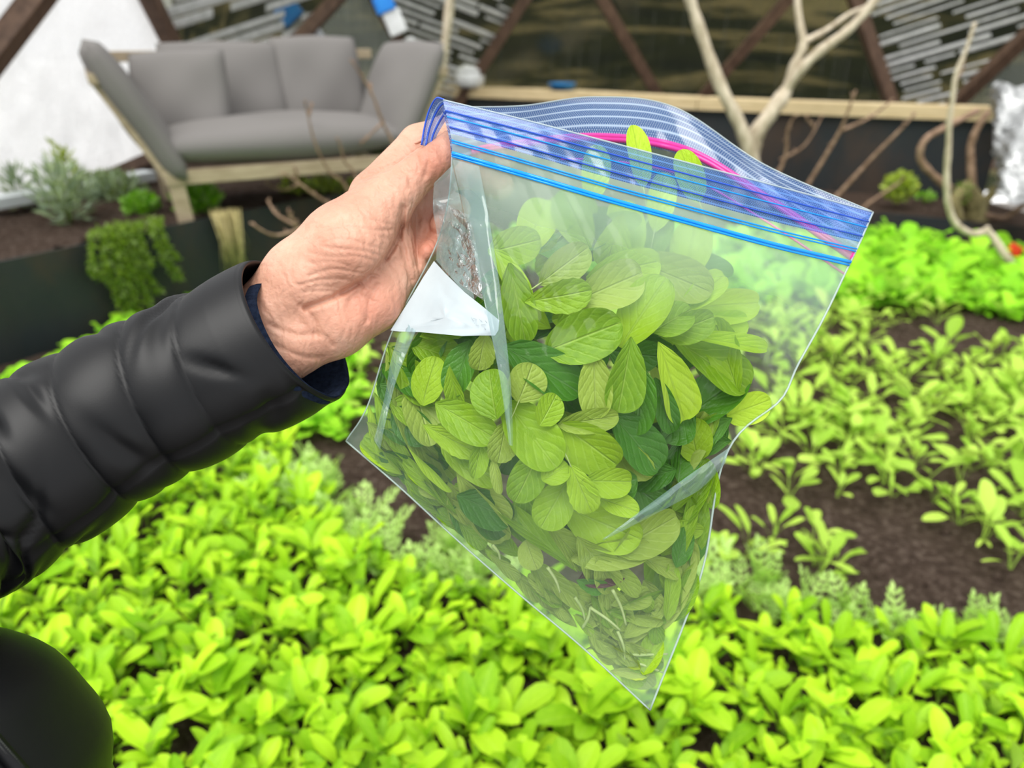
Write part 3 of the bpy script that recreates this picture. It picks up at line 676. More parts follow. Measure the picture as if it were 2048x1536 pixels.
# ------------------------------------------------------------------ bed plants
class Kind: pass
def arr(v): return np.array([tuple(x) for x in v])
def mizuna_leaf(seed):
    rr = random.Random(seed); V, Fc, UV = [], [], []
    def quad(p, d, l, w, zc):
        s = Vector((-d.y, d.x, 0)); k = len(V)
        V.extend([p-s*w*.3, p+s*w*.3, p+d*l*.55+s*w*.42+Vector((0, 0, zc*.4)), p+d*l+Vector((0, 0, zc)), p+d*l*.55-s*w*.42+Vector((0, 0, zc*.4))])
        Fc.append([k, k+1, k+2, k+3, k+4]); UV.extend([(.4, 0), (.6, 0), (1, .5), (.5, 1), (0, .5)])
    k = len(V); V += [Vector((-.02, -.3, -.12)), Vector((.02, -.3, -.12)), Vector((.035, .5, .0)), Vector((.012, .9, -.1)), Vector((-.012, .9, -.1)), Vector((-.035, .5, 0))]
    Fc.append([k, k+1, k+2, k+3, k+4, k+5]); UV += [(.5, 0)]*6
    for j in range(5):
        t = .12+.17*j; l = .34*math.sin(math.pi*(.2+.75*t))
        for s in (-1, 1):
            d = Vector((s*rr.uniform(.8, 1), rr.uniform(.4, .8), 0)).normalized(); p = Vector((s*.01, t, -.05*t)); quad(p, d, l*rr.uniform(.8, 1.2), .10, rr.uniform(-.05, .09))
            q = p+d*l*.55; d2 = Vector((s*.4, 1, 0)).normalized(); quad(q, d2, l*.5, .08, .04)
    quad(Vector((0, .85, -.08)), Vector((0, 1, 0)), .22, .16, -.05)
    return V, Fc, UV
LV = {
 'lettuce': [leaf_vf(1, .28+.06*k, .95, .36, 6, 4, .22, .18+.12*k, .03, .42, k) for k in range(4)],
 'spinach': [leaf_vf(1, .50, .75, .45, 5, 2, .10, .25, .02, .9, 10), leaf_vf(1, .42, .8, .5, 5, 2, .15, .4, .02, .9, 11), leaf_vf(1, .16, .5, .35, 5, 2, .05, .5, .0, .3, 12)],
 'mizuna': [mizuna_leaf(k) for k in range(4)],
 'fargreen': [leaf_vf(1, .62, .7, .4, 4, 2, .15, .35, .06, .3, 30+k) for k in range(3)],
}
LM = {k: [mesh('leaf', v, f, M[k], True, uv) for v, f, uv in L] for k, L in LV.items()}
LA = {k: [(arr(v), f, np.array(uv)) for v, f, uv in L] for k, L in LV.items()}
def plant_leaves(kind, rr, h):
    """local matrices (variant, Matrix) for the leaves of one plant of height about h"""
    out = []
    if kind == 'lettuce': n, sp = rr.randint(5, 7), (.12, .75)
    elif kind == 'spinach': n, sp = rr.randint(5, 8), (.35, 1.25)
    elif kind == 'mizuna': n, sp = rr.randint(4, 6), (.25, 1.0)
    else: n, sp = rr.randint(7, 9), (.2, 1.2)
    a0 = rr.uniform(0, 6.28)
    for k in range(n):
        az = a0+k*2.4+rr.uniform(-.3, .3); til = rr.uniform(*sp); s = h*rr.uniform(.6, 1.05)*(.75 if kind in ('spinach',) else .72)
        var = rr.randrange(len(LM[kind]))
        if kind == 'spinach': var = 2 if rr.random() < .2 else rr.randrange(2)
        pet = (.9, .9, .3)[var] if kind == 'spinach' else {'lettuce': .42}.get(kind, .3)
        d = Matrix.Rotation(az, 4, 'Z') @ Matrix.Rotation(math.pi/2-til, 4, 'X') @ Matrix.Rotation(rr.uniform(-.35, .35), 4, 'Y')
        out.append((var, d @ Matrix.Diagonal((s*rr.uniform(.85, 1.15), s, s, 1)) @ Matrix.Translation((0, pet+.02, pet*.35))))
    return out
def joined(kind, leaves):
    VV, FF, UU = [], [], []; n = 0
    for var, mx in leaves:
        A, f, uv = LA[kind][var]; m = np.array(mx); VV.append(A @ m[:3, :3].T + m[:3, 3]); FF += [[i+n for i in q] for q in f]; UU.append(uv); n += len(A)
    return np.vstack(VV), FF, np.vstack(UU)
def scatter(polys, spacing, seed, jit=.45, keep=1.0):
    """jittered grid points on the soil inside ground polygons"""
    rr = random.Random(seed); out = []
    for P in polys:
        xs = [p[0] for p in P]; ys = [p[1] for p in P]; y = min(ys); r = 0
        while y < max(ys):
            x = min(xs)+(spacing/2 if r % 2 else 0)
            while x < max(xs):
                q = (x+rr.uniform(-jit, jit)*spacing, y+rr.uniform(-jit, jit)*spacing)
                if inpoly(*q, P) and rr.random() < keep: out.append(q)
                x += spacing
            y += spacing*.87; r += 1
    return out
def gpoly(pix): return [tuple(GP(x, y, 0.03))[:2] for x, y in pix]
WP = [(p.x, p.y) for p in WL]
def clear_of_wall(x, y):
    for i in range(len(WP)-1):
        (x0, y0), (x1, y1) = WP[i], WP[i+1]
        if y0-.1 <= y <= y1+.1 and (x1-x0)*(y-y0)-(y1-y0)*(x-x0) > -.05*math.hypot(x1-x0, y1-y0): return False
    return True
def visible_key(x, y):
    a, b2, d = topx(Vector((x, y, .05))); off = max(0, -60-a, a-2108, b2-1640); return d+off*.004
def where(x, y, zones):
    a, b2, d = topx(Vector((x, y, .06)))
    for test, words in zones:
        if test(a, b2): return words
    return ''
OUTSIDE = (lambda a, b2: a < -20 or a > 2068 or b2 > 1560, ' growing just outside the picture')
ZF = [OUTSIDE, (lambda a, b2: a < 330 and b2 > 1230, ' beside the dark jacket front'), (lambda a, b2: a < 560 and b2 < 1230, ' just below the black sleeve'),
      (lambda a, b2: a > 1320 and b2 < 1360, ' bordering the feathery row right of the bag'), (lambda a, b2: 1080 < a < 1420, ' under the bottom corner of the bag'),
      (lambda a, b2: a > 1750, ' at the lower right end'), (lambda a, b2: a > 1400, ' right of the bottom corner of the bag'), (lambda a, b2: b2 < 1260, ' along the lower left seam of the bag'), (lambda a, b2: True, ' between the jacket front and the bag corner')]
ZS = [OUTSIDE, (lambda a, b2: b2 < 690, ' next to the vivid far row'), (lambda a, b2: a < 1660 and b2 < 1010, ' against the right seam of the bag'), (lambda a, b2: b2 > 1010 and a < 1850, ' in the nearest row before the feathery plants'),
      (lambda a, b2: a > 1840, ' in the dense clump at the right edge'), (lambda a, b2: True, ' in the middle of the open soil')]
ZL = [OUTSIDE, (lambda a, b2: b2 < 720 and a < 520, ' above the sleeve'), (lambda a, b2: a > 560, ' between cuff and bag'), (lambda a, b2: True, ' hidden by the sleeve')]
ZR = [OUTSIDE, (lambda a, b2: a < 1700 , ' seen through the empty film of the bag'), (lambda a, b2: a > 1880, ' below the hooked pale branch'), (lambda a, b2: True, ' right of the zip end of the bag')]
def plant_patch(name, kind, label, cat, group, pts, h, seed, nparts, nsingle, hj=.3, zones=()):
    label0, group0 = label, group
    rr = random.Random(seed); pts = sorted([p for p in pts if clear_of_wall(*p)], key=lambda p: visible_key(*p))
    protos = [joined(kind, plant_leaves(kind, rr, 1.0)) for _ in range(7)]
    pm = [mesh(name, v, f, M[kind], True, uv) for v, f, uv in protos]
    SV, SF, SU = [], [], []; n = 0
    for i, (x, y) in enumerate(pts):
        w_ = where(x, y, zones); label, group = label0+w_, group0+w_
        hh = h*(1+rr.uniform(-hj, hj)); z = bedz(x, y)-.004
        if i < nparts:
            t = empty(name, (x, y, z)); tag(t, label, cat, group)
            for var, mx in plant_leaves(kind, rr, hh):
                o = bpy.data.objects.new('leaf', LM[kind][var]); o.parent = t; o.matrix_local = mx; COL.objects.link(o)
        elif i < nparts+nsingle:
            o = bpy.data.objects.new(name, rr.choice(pm)); o.location = (x, y, z); o.rotation_euler = (0, 0, rr.uniform(0, 6.28)); o.scale = (hh*1.05, hh*1.05, hh)
            COL.objects.link(o); tag(o, label, cat, group)
        else:
            A, f, uv = rr.choice(protos); a = rr.uniform(0, 6.28); c, s = math.cos(a), math.sin(a)
            SV.append(A @ np.array([[c, s, 0], [-s, c, 0], [0, 0, 1]])*hh+np.array([x, y, z])); SF += [[k+n for k in q] for q in f]; SU.append(uv); n += len(A)
    if SV:
        VV = np.vstack(SV); o = link(bpy.data.objects.new(name+'_mass', mesh(name+'_mass', VV, SF, M[kind], True, np.vstack(SU))))
        tag(o, 'massed '+label0.split(' in ')[0].split(' along ')[0]+'s beyond the counted ones', cat, None, 'stuff')
    return len(pts)
front = [gpoly([(-500, 1900), (-500, 1200), (-60, 1170), (150, 1045), (420, 915), (560, 885), (600, 960), (680, 1060), (800, 1150), (1000, 1195), (1350, 1232), (1700, 1262), (2048, 1305), (2500, 1380), (2500, 1900)])]
n1 = plant_patch('baby_lettuce', 'lettuce', 'bright lime baby salad plant', 'salad plant', 'dense salad plants at the front of the bed', scatter(front, .045, 1), .088, 1, 190, 110, .45, ZF)
leftstrip = [gpoly([(-300, 900), (-100, 770), (60, 742), (280, 640), (450, 545), (560, 520), (720, 560), (720, 860), (560, 870), (300, 950), (0, 1100)])]
n2 = plant_patch('leafy_green', 'fargreen', 'pale green leafy plant along the steel planter', 'salad plant', 'leafy plants behind the sleeve', scatter(leftstrip, .075, 2, keep=.85), .095, 2, 0, 300, .3, ZL)
spin = [gpoly([(1500, 640), (1700, 645), (1760, 720), (2100, 690), (2300, 760), (2300, 900), (1900, 830), (1560, 790)]), gpoly([(1620, 830), (2200, 760), (2300, 1100), (1900, 1010), (1700, 960)]),
        gpoly([(1560, 780), (1740, 830), (1780, 960), (1600, 1000), (1480, 930)]), gpoly([(1420, 1010), (1660, 1060), (1840, 1130), (1800, 1190), (1560, 1160), (1410, 1110)]),
        gpoly([(1850, 1000), (2250, 1030), (2300, 1150), (1950, 1120)]), gpoly([(1500, 580), (1900, 610), (1900, 650), (1500, 660)])]
n3 = plant_patch('spinach_seedling', 'spinach', 'young spinach plant with spoon leaves', 'spinach plant', 'young spinach in the open soil rows', scatter(spin, .095, 3, .5, .85), .092, 3, 110, 190, .3, ZS)
spin2 = [gpoly([(690, 690), (1100, 640), (1500, 640), (1400, 900), (1300, 1000), (1000, 900), (700, 880)])]
n3b = plant_patch('spinach_seedling', 'spinach', 'young spinach plant half hidden behind the zip bag', 'spinach plant', 'young spinach behind the bag', scatter(spin2, .12, 31, .5, .8), .10, 31, 0, 200)
miz = [gpoly([(560, 900), (640, 930), (760, 1060), (850, 1120), (1000, 1190), (820, 1170), (660, 1080), (560, 980)]), gpoly([(880, 1080), (960, 1110), (1060, 1200), (900, 1180)])]
miz2 = [gpoly([(1340, 1130), (1500, 1150), (1760, 1220), (2048, 1260), (2300, 1300), (2300, 1360), (2048, 1310), (1700, 1268), (1340, 1230)])]
n4 = plant_patch('mizuna', 'mizuna', 'feathery pale green mizuna plant in the row left of the bag', 'mizuna plant', 'feathery mizuna left of the bag', scatter(miz, .058, 4), .118, 4, 30, 90)
n5 = plant_patch('mizuna', 'mizuna', 'feathery pale green mizuna plant along the right row behind the salad patch', 'mizuna plant', 'feathery mizuna right of the bag', scatter(miz2, .060, 5, keep=.9), .122, 5, 40, 90)
far = [gpoly([(1000, 475), (1300, 470), (1600, 478), (1760, 474), (2100, 520), (2350, 580), (2400, 690), (2048, 640), (1900, 612), (1700, 620), (1480, 600), (1300, 560), (1020, 545)])]
n6 = plant_patch('leaf_lettuce', 'fargreen', 'vivid green leafy plant in the far row', 'salad plant', 'leafy plants in the far row', scatter(far, .105, 6), .15, 6, 0, 300, .3, ZR)
print('plants', n1, n2, n3, n3b, n4, n5, n6)

# ------------------------------------------------------------------ zip bag
def crgrid(P, nu, nv):
    """Catmull-Rom surface through a control grid of (px, py, depth)"""
    P = np.array(P, float)
    def interp(A, n):
        k = A.shape[0]; t = np.linspace(0, k-1, n); i = np.minimum(t.astype(int), k-2); f = (t-i)[:, None, None]
        p1, p2 = A[i], A[i+1]; p0 = np.where((i > 0)[:, None, None], A[np.maximum(i-1, 0)], 2*p1-p2); p3 = np.where((i < k-2)[:, None, None], A[np.minimum(i+2, k-1)], 2*p2-p1)
        return .5*(2*p1+(p2-p0)*f+(2*p0-5*p1+4*p2-p3)*f**2+(3*p1-p0-3*p2+p3)*f**3)
    a = interp(P, nv); return interp(a.transpose(1, 0, 2), nu).transpose(1, 0, 2)
FC = [[(886, 200, .436), (1050, 240, .437), (1225, 286, .438), (1400, 332, .444), (1575, 378, .455), (1746, 424, .471)],
      [(904, 306, .432), (1040, 345, .430), (1210, 395, .430), (1380, 442, .437), (1545, 487, .450), (1701, 524, .471)],
      [(880, 470, .460), (985, 500, .424), (1150, 545, .415), (1320, 605, .420), (1470, 660, .440), (1606, 708, .472)],
      [(785, 662, .462), (930, 690, .420), (1090, 740, .409), (1220, 790, .412), (1340, 850, .430), (1456, 900, .470)],
      [(735, 812, .465), (860, 880, .432), (1000, 960, .420), (1140, 1030, .422), (1270, 1090, .436), (1402, 1150, .470)],
      [(692, 882, .476), (800, 975, .468), (920, 1085, .462), (1040, 1190, .462), (1165, 1295, .464), (1300, 1420, .472)]]
BC = [[(884, 214, .446), (1040, 212, .485), (1190, 194, .53), (1350, 215, .54), (1530, 330, .512), (1746, 424, .472)],
      [(902, 320, .450), (1010, 300, .478), (1190, 285, .522), (1370, 312, .535), (1530, 405, .510), (1701, 522, .472)],
      [(878, 475, .466), (985, 500, .485), (1150, 545, .515), (1320, 605, .520), (1470, 660, .500), (1606, 708, .473)],
      [(783, 664, .466), (930, 690, .490), (1090, 740, .512), (1220, 790, .512), (1340, 850, .495), (1456, 900, .472)],
      [(733, 812, .468), (860, 880, .482), (1000, 960, .490), (1140, 1030, .490), (1270, 1090, .484), (1402, 1150, .472)],
      [(691, 883, .477), (800, 976, .478), (920, 1086, .476), (1040, 1191, .476), (1165, 1296, .474), (1300, 1421, .473)]]
NU, NV = 121, 121
FG = crgrid(FC, NU, NV); BG = crgrid(BC, NU, NV)
def polydist(X, Y, L):
    d = np.full(X.shape, 1e9)
    for (x0, y0), (x1, y1) in zip(L, L[1:]):
        vx, vy = x1-x0, y1-y0; t = np.clip(((X-x0)*vx+(Y-y0)*vy)/(vx*vx+vy*vy+1e-9), 0, 1)
        d = np.minimum(d, np.hypot(X-x0-t*vx, Y-y0-t*vy))
    return d
CREASES = [([(906, 320), (940, 470), (985, 690), (1020, 890)], 9, -.0045), ([(958, 330), (985, 520), (1005, 640), (1048, 860)], 7, -.0025),
           ([(1456, 898), (1330, 1000), (1210, 1070)], 10, -.0045), ([(1452, 905), (1290, 1045), (1150, 1120)], 7, .002),
           ([(868, 520), (800, 650), (760, 780)], 6, -.002), ([(1080, 640), (1110, 780), (1105, 900)], 7, -.0015), ([(1180, 720), (1190, 850)], 7, -.0012),
           ([(830, 660), (790, 800), (800, 960)], 6, -.002), ([(720, 860), (770, 930), (860, 1010)], 6, -.002), ([(1240, 780), (1230, 900)], 9, -.001),
           ([(1560, 560), (1500, 640), (1540, 760)], 14, -.003), ([(1460, 600), (1620, 620)], 12, .0025)]
def creased(G, k=1.0):
    G = G.copy(); vv = np.linspace(0, 1, NV)[:, None]; uu = np.linspace(0, 1, NU)[None, :]
    edge = np.clip(np.minimum(np.minimum(uu, 1-uu), 1-vv)*8, 0, 1)
    for L, w, h in CREASES:
        d = polydist(G[..., 0], G[..., 1], L); G[..., 2] += k*h*np.exp(-(d/w)**1.4)*edge
    ph = rng.uniform(0, 6.28, 8); X, Y = G[..., 0]/1000, G[..., 1]/1000
    wr = .0009*np.sin(X*31+Y*17+ph[0])*np.sin(Y*23-X*9+ph[1])+.0006*np.sin(X*70+Y*20+ph[2])*np.sin(Y*55-X*33+ph[3])+.0004*np.sin(X*130-Y*70+ph[4])
    # crumple in the gathered left part by the hand
    cz = np.exp(-(((G[..., 0]-905)/55)**2+((G[..., 1]-480)/75)**2)); wr += cz*.0016*(np.sin(X*330+Y*90)+np.sin(Y*270-X*150))
    G[..., 2] += wr*edge*np.clip(vv*6, 0, 1); return G
for G in (FG, BG):
    w = np.exp(-(((G[..., 0]-1540)/60)**2+((G[..., 1]-800)/70)**2)); G[..., 0] += 26*w; G[..., 1] += 8*w
FG = creased(FG); BG = creased(BG, .4)
def world(A):
    A = np.asarray(A); d = A[..., 2:3]
    return np.array(CAM)+np.array(R_)*((A[..., 0:1]-1024)/FPX*d)+np.array(U_)*((768-A[..., 1:2])/FPX*d)+np.array(F_)*d
def sheet(name, G, r0, r1, mat, parent, c0=0, c1=None, push=0):
    c1 = c1 or G.shape[1]-1; A = G[r0:r1+1, c0:c1+1].copy(); A[..., 2] += push; h, w = A.shape[:2]; Wd = world(A).reshape(-1, 3)
    Fc = [[j*w+i, (j+1)*w+i, (j+1)*w+i+1, j*w+i+1] for j in range(h-1) for i in range(w-1)]
    uv = np.stack(np.meshgrid(np.linspace(0, 1, w), np.linspace(1, 0, h)), -1).reshape(-1, 2)
    return obj(name, Wd, Fc, mat, parent, True, uv)
bag = tag(empty('zip_bag', tuple(PX(1200, 800, .45))), 'large clear zip bag full of green salad leaves held up by the hand', 'bag')
RB = 16                                            # rows of the blue seal band on the front
front = sheet('front_film', FG, RB, NV-1, M['film'], bag); front['label'] = 'clear front film of the bag'
band = sheet('seal_band', FG, 0, RB, M['band'], bag); band['label'] = 'blue tinted dotted band above the front zip'
sheet('back_film', BG, 24, NV-1, M['filmback'], bag)
bb = sheet('back_lip', BG, 0, 24, M['bandback'], bag); bb['label'] = 'blue ribbed back lip of the bag'
def gl(G, pts, push=-.0006): return [PX(*q[:2], q[2]+push) for q in pts]
def ridge(name, G, row, rad, mat, c0=0, c1=None, push=-.0008, drop=None):
    c1 = c1 or NU-1; v, f = tube_vf(gl(G, [G[row, i] for i in range(c0, c1+1, 2)], push), rad, 6); return obj(name, v, f, mat, bag)
ridge('rim', FG, 0, .00055, M['edge'], push=0); ridge('rim', BG, 0, .0005, M['edge'], 0, push=0)
for r, w, m in ((5, .00045, 'zipthin'), (8, .0004, 'zip'), (13, .0004, 'zipthin'), (19, .0005, 'zip'), (20, .0005, 'zip'), (24, .0011, 'zip'), (25, .0007, 'zip')):
    ridge('zip_ridge', FG, r, w, M[m])
for r in (22, 23): ridge('pink_ridge', BG, r, .0019, M['pink'], 10)
ridge('pink_ridge', BG, 28, .0007, M['pink'], 40)
# left loop of the lip, curling back round the thumb
lp = [(888, 199, .437), (872, 197, .443), (858, 222, .449), (849, 255, .452), (843, 290, .452)]
lq = [(905, 215, .440), (899, 232, .447), (886, 250, .453), (872, 275, .456), (866, 296, .456)]
LP = crgrid([lp, [tuple((np.array(a)+np.array(c2))/2) for a, c2 in zip(lp, lq)], lq], 21, 9); n9 = 21
obj('lip_loop', world(LP).reshape(-1, 3), [[j*n9+i, (j+1)*n9+i, (j+1)*n9+i+1, j*n9+i+1] for j in range(8) for i in range(20)], M['bandback'], bag, True, np.stack(np.meshgrid(np.linspace(0, .15, 21), np.linspace(0, 1, 9)), -1).reshape(-1, 2))
for j in (0, 3, 6):
    v, f = tube_vf([PX(*q[:2], q[2]-.0005) for q in LP[j]], .0006, 6); obj('zip_ridge', v, f, M['zipthin'], bag)
# welded side and bottom edges
def edge_tube(pts, rad, mat, name='weld'): v, f = tube_vf([PX(*q) for q in pts], rad, 6); return obj(name, v, f, mat, bag)
edge_tube([tuple(FG[j, NU-1]) for j in range(0, NV, 2)], .0007, M['edge']); edge_tube([tuple(FG[NV-1, i]) for i in range(0, NU, 2)], .0006, M['edge'])
edge_tube([tuple(FG[j, 0]) for j in range(24, NV, 2)], .0005, M['edge'])
# folded strips of film
def fdepth(px, py):
    k = np.argmin((FG[..., 0]-px)**2+(FG[..., 1]-py)**2); return float(FG.reshape(-1, 3)[k, 2])
def bdepth(px, py):
    k = np.argmin((BG[..., 0]-px)**2+(BG[..., 1]-py)**2); return float(BG.reshape(-1, 3)[k, 2])
def strip(name, A, B, mat, lift=.003, bulge=.003, n=26, m=8):
    a = smooth_path([Vector((x, y, 0)) for x, y in A], 8); b2 = smooth_path([Vector((x, y, 0)) for x, y in B], 8)
    V, Fc = [], []
    for i in range(n+1):
        p = a[round(i/n*(len(a)-1))]; q = b2[round(i/n*(len(b2)-1))]
        for j in range(m+1):
            t = j/m; x, y = p.x+(q.x-p.x)*t, p.y+(q.y-p.y)*t
            V.append(PX(x, y, fdepth(x, y)-lift*.3-bulge*math.sin(math.pi*t)))
    for i in range(n):
        for j in range(m): k = i*(m+1)+j; Fc.append([k, k+m+1, k+m+2, k+1])
    return obj(name, V, Fc, mat, bag)
strip('film_fold', [(905, 318), (925, 410), (945, 500), (972, 620), (1000, 760), (1018, 890)], [(958, 332), (975, 420), (992, 520), (1008, 640), (1022, 770), (1026, 892)], M['fold'])
strip('film_fold', [(1456, 897), (1400, 935), (1330, 985), (1250, 1045), (1205, 1078)], [(1452, 925), (1405, 975), (1345, 1010), (1265, 1052), (1206, 1082)], M['fold'], bulge=.002)
strip('film_fold', [(868, 366), (866, 420), (874, 470), (872, 520)], [(905, 330), (925, 420), (935, 500), (950, 610)], M['fold'], bulge=.002)
strip('film_fold', [(806, 640), (782, 720), (770, 790), (748, 880)], [(832, 662), (800, 740), (782, 800), (760, 900)], M['fold'], bulge=.002)
strip('film_fold', [(872, 400), (880, 450), (878, 500), (885, 545)], [(938, 430), (950, 480), (960, 540), (966, 600)], M['crinkle'], lift=.001, bulge=.002, n=30, m=16)  # extra strip, haze and gloss raised for the white crumple highlights
# white write-on label, folded with the film
LB = [(868, 522), (892, 548), (930, 585), (968, 615), (998, 640), (997, 660), (990, 671), (960, 671), (924, 672), (880, 668), (838, 664), (800, 663), (781, 661), (800, 630), (824, 592), (846, 555)]
cx, cy_ = 890, 635; V = []; Fc = []; RN = 7
for r in range(RN+1):
    for x, y in LB:
        X, Y = cx+(x-cx)*r/RN, cy_+(y-cy_)*r/RN; V.append(PX(X, Y, fdepth(X, Y)-.0028-.0016*math.sin((X-780)*.045+(Y-520)*.012)*min(1, (Y-510)/80)))
k = len(LB)
for r in range(RN):
    for i in range(k):
        if r == 0: Fc.append([k+(i+1) % k, k+i, 0])
        else: Fc.append([r*k+i, r*k+(i+1) % k, (r+1)*k+(i+1) % k, (r+1)*k+i])
Fc = [[q[2], q[0], q[1]] if len(q) == 3 else q for q in Fc]
lab = obj('label_panel', V, Fc, M['label'], bag); lab['label'] = 'white write-on label patch folded at the left of the bag'
parts = []
for (x, y, dx, dy) in [][:0] + [(942, 634, 5, 8), (947, 636, 6, 3), (952, 641, -3, 6), (958, 638, 6, 5), (952, 650, 5, 1), (962, 650, 9, -2), (970, 641, 4, 5), (968, 655, 3, 4)]:
    ld = lambda X, Y: fdepth(X, Y)-.0028-.0016*math.sin((X-780)*.045+(Y-520)*.012)*min(1, (Y-510)/80)-.0012; q = [PX(x, y, ld(x, y)), PX(x+dx, y+dy, ld(x+dx, y+dy))]; parts.append(tube_vf(q, .00012, 4))
v, f = join(parts); tag(obj('print', v, f, M['ink'], lab), kind='stuff')
# ------------------------------------------------------------------ leaves in the bag
BLV = [leaf_vf(1, 1, .60, .42, 12, 8, .16, .12, .022, 0, 50), leaf_vf(1, 1, .85, .38, 12, 8, .18, .14, .03, 0, 51), leaf_vf(1, 1, .5, .45, 12, 8, .10, .06, .02, 0, 52),
       leaf_vf(1, 1, 1.1, .5, 12, 8, .22, .18, .03, 0, 53), leaf_vf(1, 1, .8, .45, 14, 8, .12, .12, .03, 0, 54, .07)]
MATK = {'g': 'bagleaf', 'd': 'bagdark', 'p': 'bagpale', 'y': 'baglime', 'r': 'bagred'}
BLM = {(i, k): mesh('leaf_blade', v, f, M[mk], True, uv) for i, (v, f, uv) in enumerate(BLV) for k, mk in MATK.items()}
sv, sf = tube_vf([(0, .06, .012), (0, -.12, .0), (.01, -.32, -.02), (.0, -.5, -.05)], [.022, .026, .024, .018], 6); STALK = mesh('stalk', sv, sf, M['stalk'])
OUT = [tuple(FG[j, 0, :2]) for j in range(24, NV, 4)]+[tuple(FG[NV-1, i, :2]) for i in range(0, NU, 4)]+[tuple(FG[j, NU-1, :2]) for j in range(NV-1, 23, -4)]
def raster(G):
    s_ = np.zeros((110, 140)); c_ = np.zeros((110, 140)); J = np.clip(((G[..., 0]-660)/10).astype(int), 0, 109); I = np.clip(((G[..., 1]-180)/10).astype(int), 0, 139)
    np.add.at(s_, (J, I), G[..., 2]); np.add.at(c_, (J, I), 1); return np.where(c_ > 0, s_/np.maximum(c_, 1), np.nan)
RF, RBk = raster(FG), raster(BG)
BLA = [np.hstack([arr(v), np.ones((len(v), 1))]) for v, f, uv in BLV]
CA = np.array(CAM); RA, UA, FA = np.array(R_), np.array(U_), np.array(F_)
def proj(Pw):
    q = Pw-CA; d = q@FA; return 1024+q@RA/d*FPX, 768-q@UA/d*FPX, d
def fit(o, shape):
    """keep a leaf between the two films and inside the seams"""
    for it in range(14):
        m = np.array(o.matrix_world); x, y, d = proj((BLA[shape] @ m.T)[:, :3])
        bad = sum(not inpoly(a, b2, OUT) for a, b2 in zip(x[::5], y[::5]))
        if bad == 0: break
        cx_, cy2, cd_ = proj(m[None, :3, 3]+(m[:3, 1]*.5)[None]); tx, ty = 1130, min(cy2[0]*.6+320, 1000)
        l = math.hypot(tx-cx_[0], ty-cy2[0])+1e-6
        o.matrix_world = Matrix.Translation(PX(cx_[0]+(tx-cx_[0])/l*6, cy2[0]+(ty-cy2[0])/l*6, cd_[0])-PX(cx_[0], cy2[0], cd_[0])) @ o.matrix_world @ Matrix.Diagonal((.955, .955, .955, 1))
    m = np.array(o.matrix_world); x, y, d = proj((BLA[shape] @ m.T)[:, :3])
    J = np.clip(((x-660)/10).astype(int), 0, 109); I = np.clip(((y-180)/10).astype(int), 0, 139)
    need = np.nanmax(np.append(RF[J, I]+.0015-d, -1)); room = np.nanmin(np.append(RBk[J, I]-.001-d, 1))
    s_ = need if need > 0 else (room if room < 0 else 0)
    if s_: o.matrix_world = Matrix.Translation(F_*float(s_)) @ o.matrix_world
def bag_leaf(label, px, py, L, Wp, ang, shape, colr, lift, tilt=(0, 0), stalk=False, group=None, name='salad_leaf', depth=None, flip=False, nofit=False):
    d = depth if depth is not None else fdepth(px, py)+lift
    s = d/FPX; a = math.radians(ang); y = R_*math.cos(a)+U_*math.sin(a); z = -F_; x = y.cross(z)
    if flip: z = -z; x = -x
    Mx = Matrix((x, y, z)).transposed().to_4x4() @ Matrix.Rotation(math.radians(tilt[0]), 4, 'X') @ Matrix.Rotation(math.radians(tilt[1]), 4, 'Y')
    o = bpy.data.objects.new(name, BLM[shape, colr]); COL.objects.link(o)
    Ls, Ws = L*s, Wp*s
    o.matrix_world = Matrix.Translation(PX(px, py, d)) @ Mx @ Matrix.Diagonal((Ws, Ls, (Ls+Ws)/2, 1)) @ Matrix.Translation((0, -.5, 0))
    if not nofit and (depth is None or depth > .48 or group): fit(o, shape)
    tag(o, label, 'leaf', group)
    if stalk:
        c = bpy.data.objects.new('stalk', STALK); c.parent = o; c.matrix_local = Matrix.Diagonal((min(.9, L/Wp*.55), 1, 1, 1)); COL.objects.link(c)
    return o
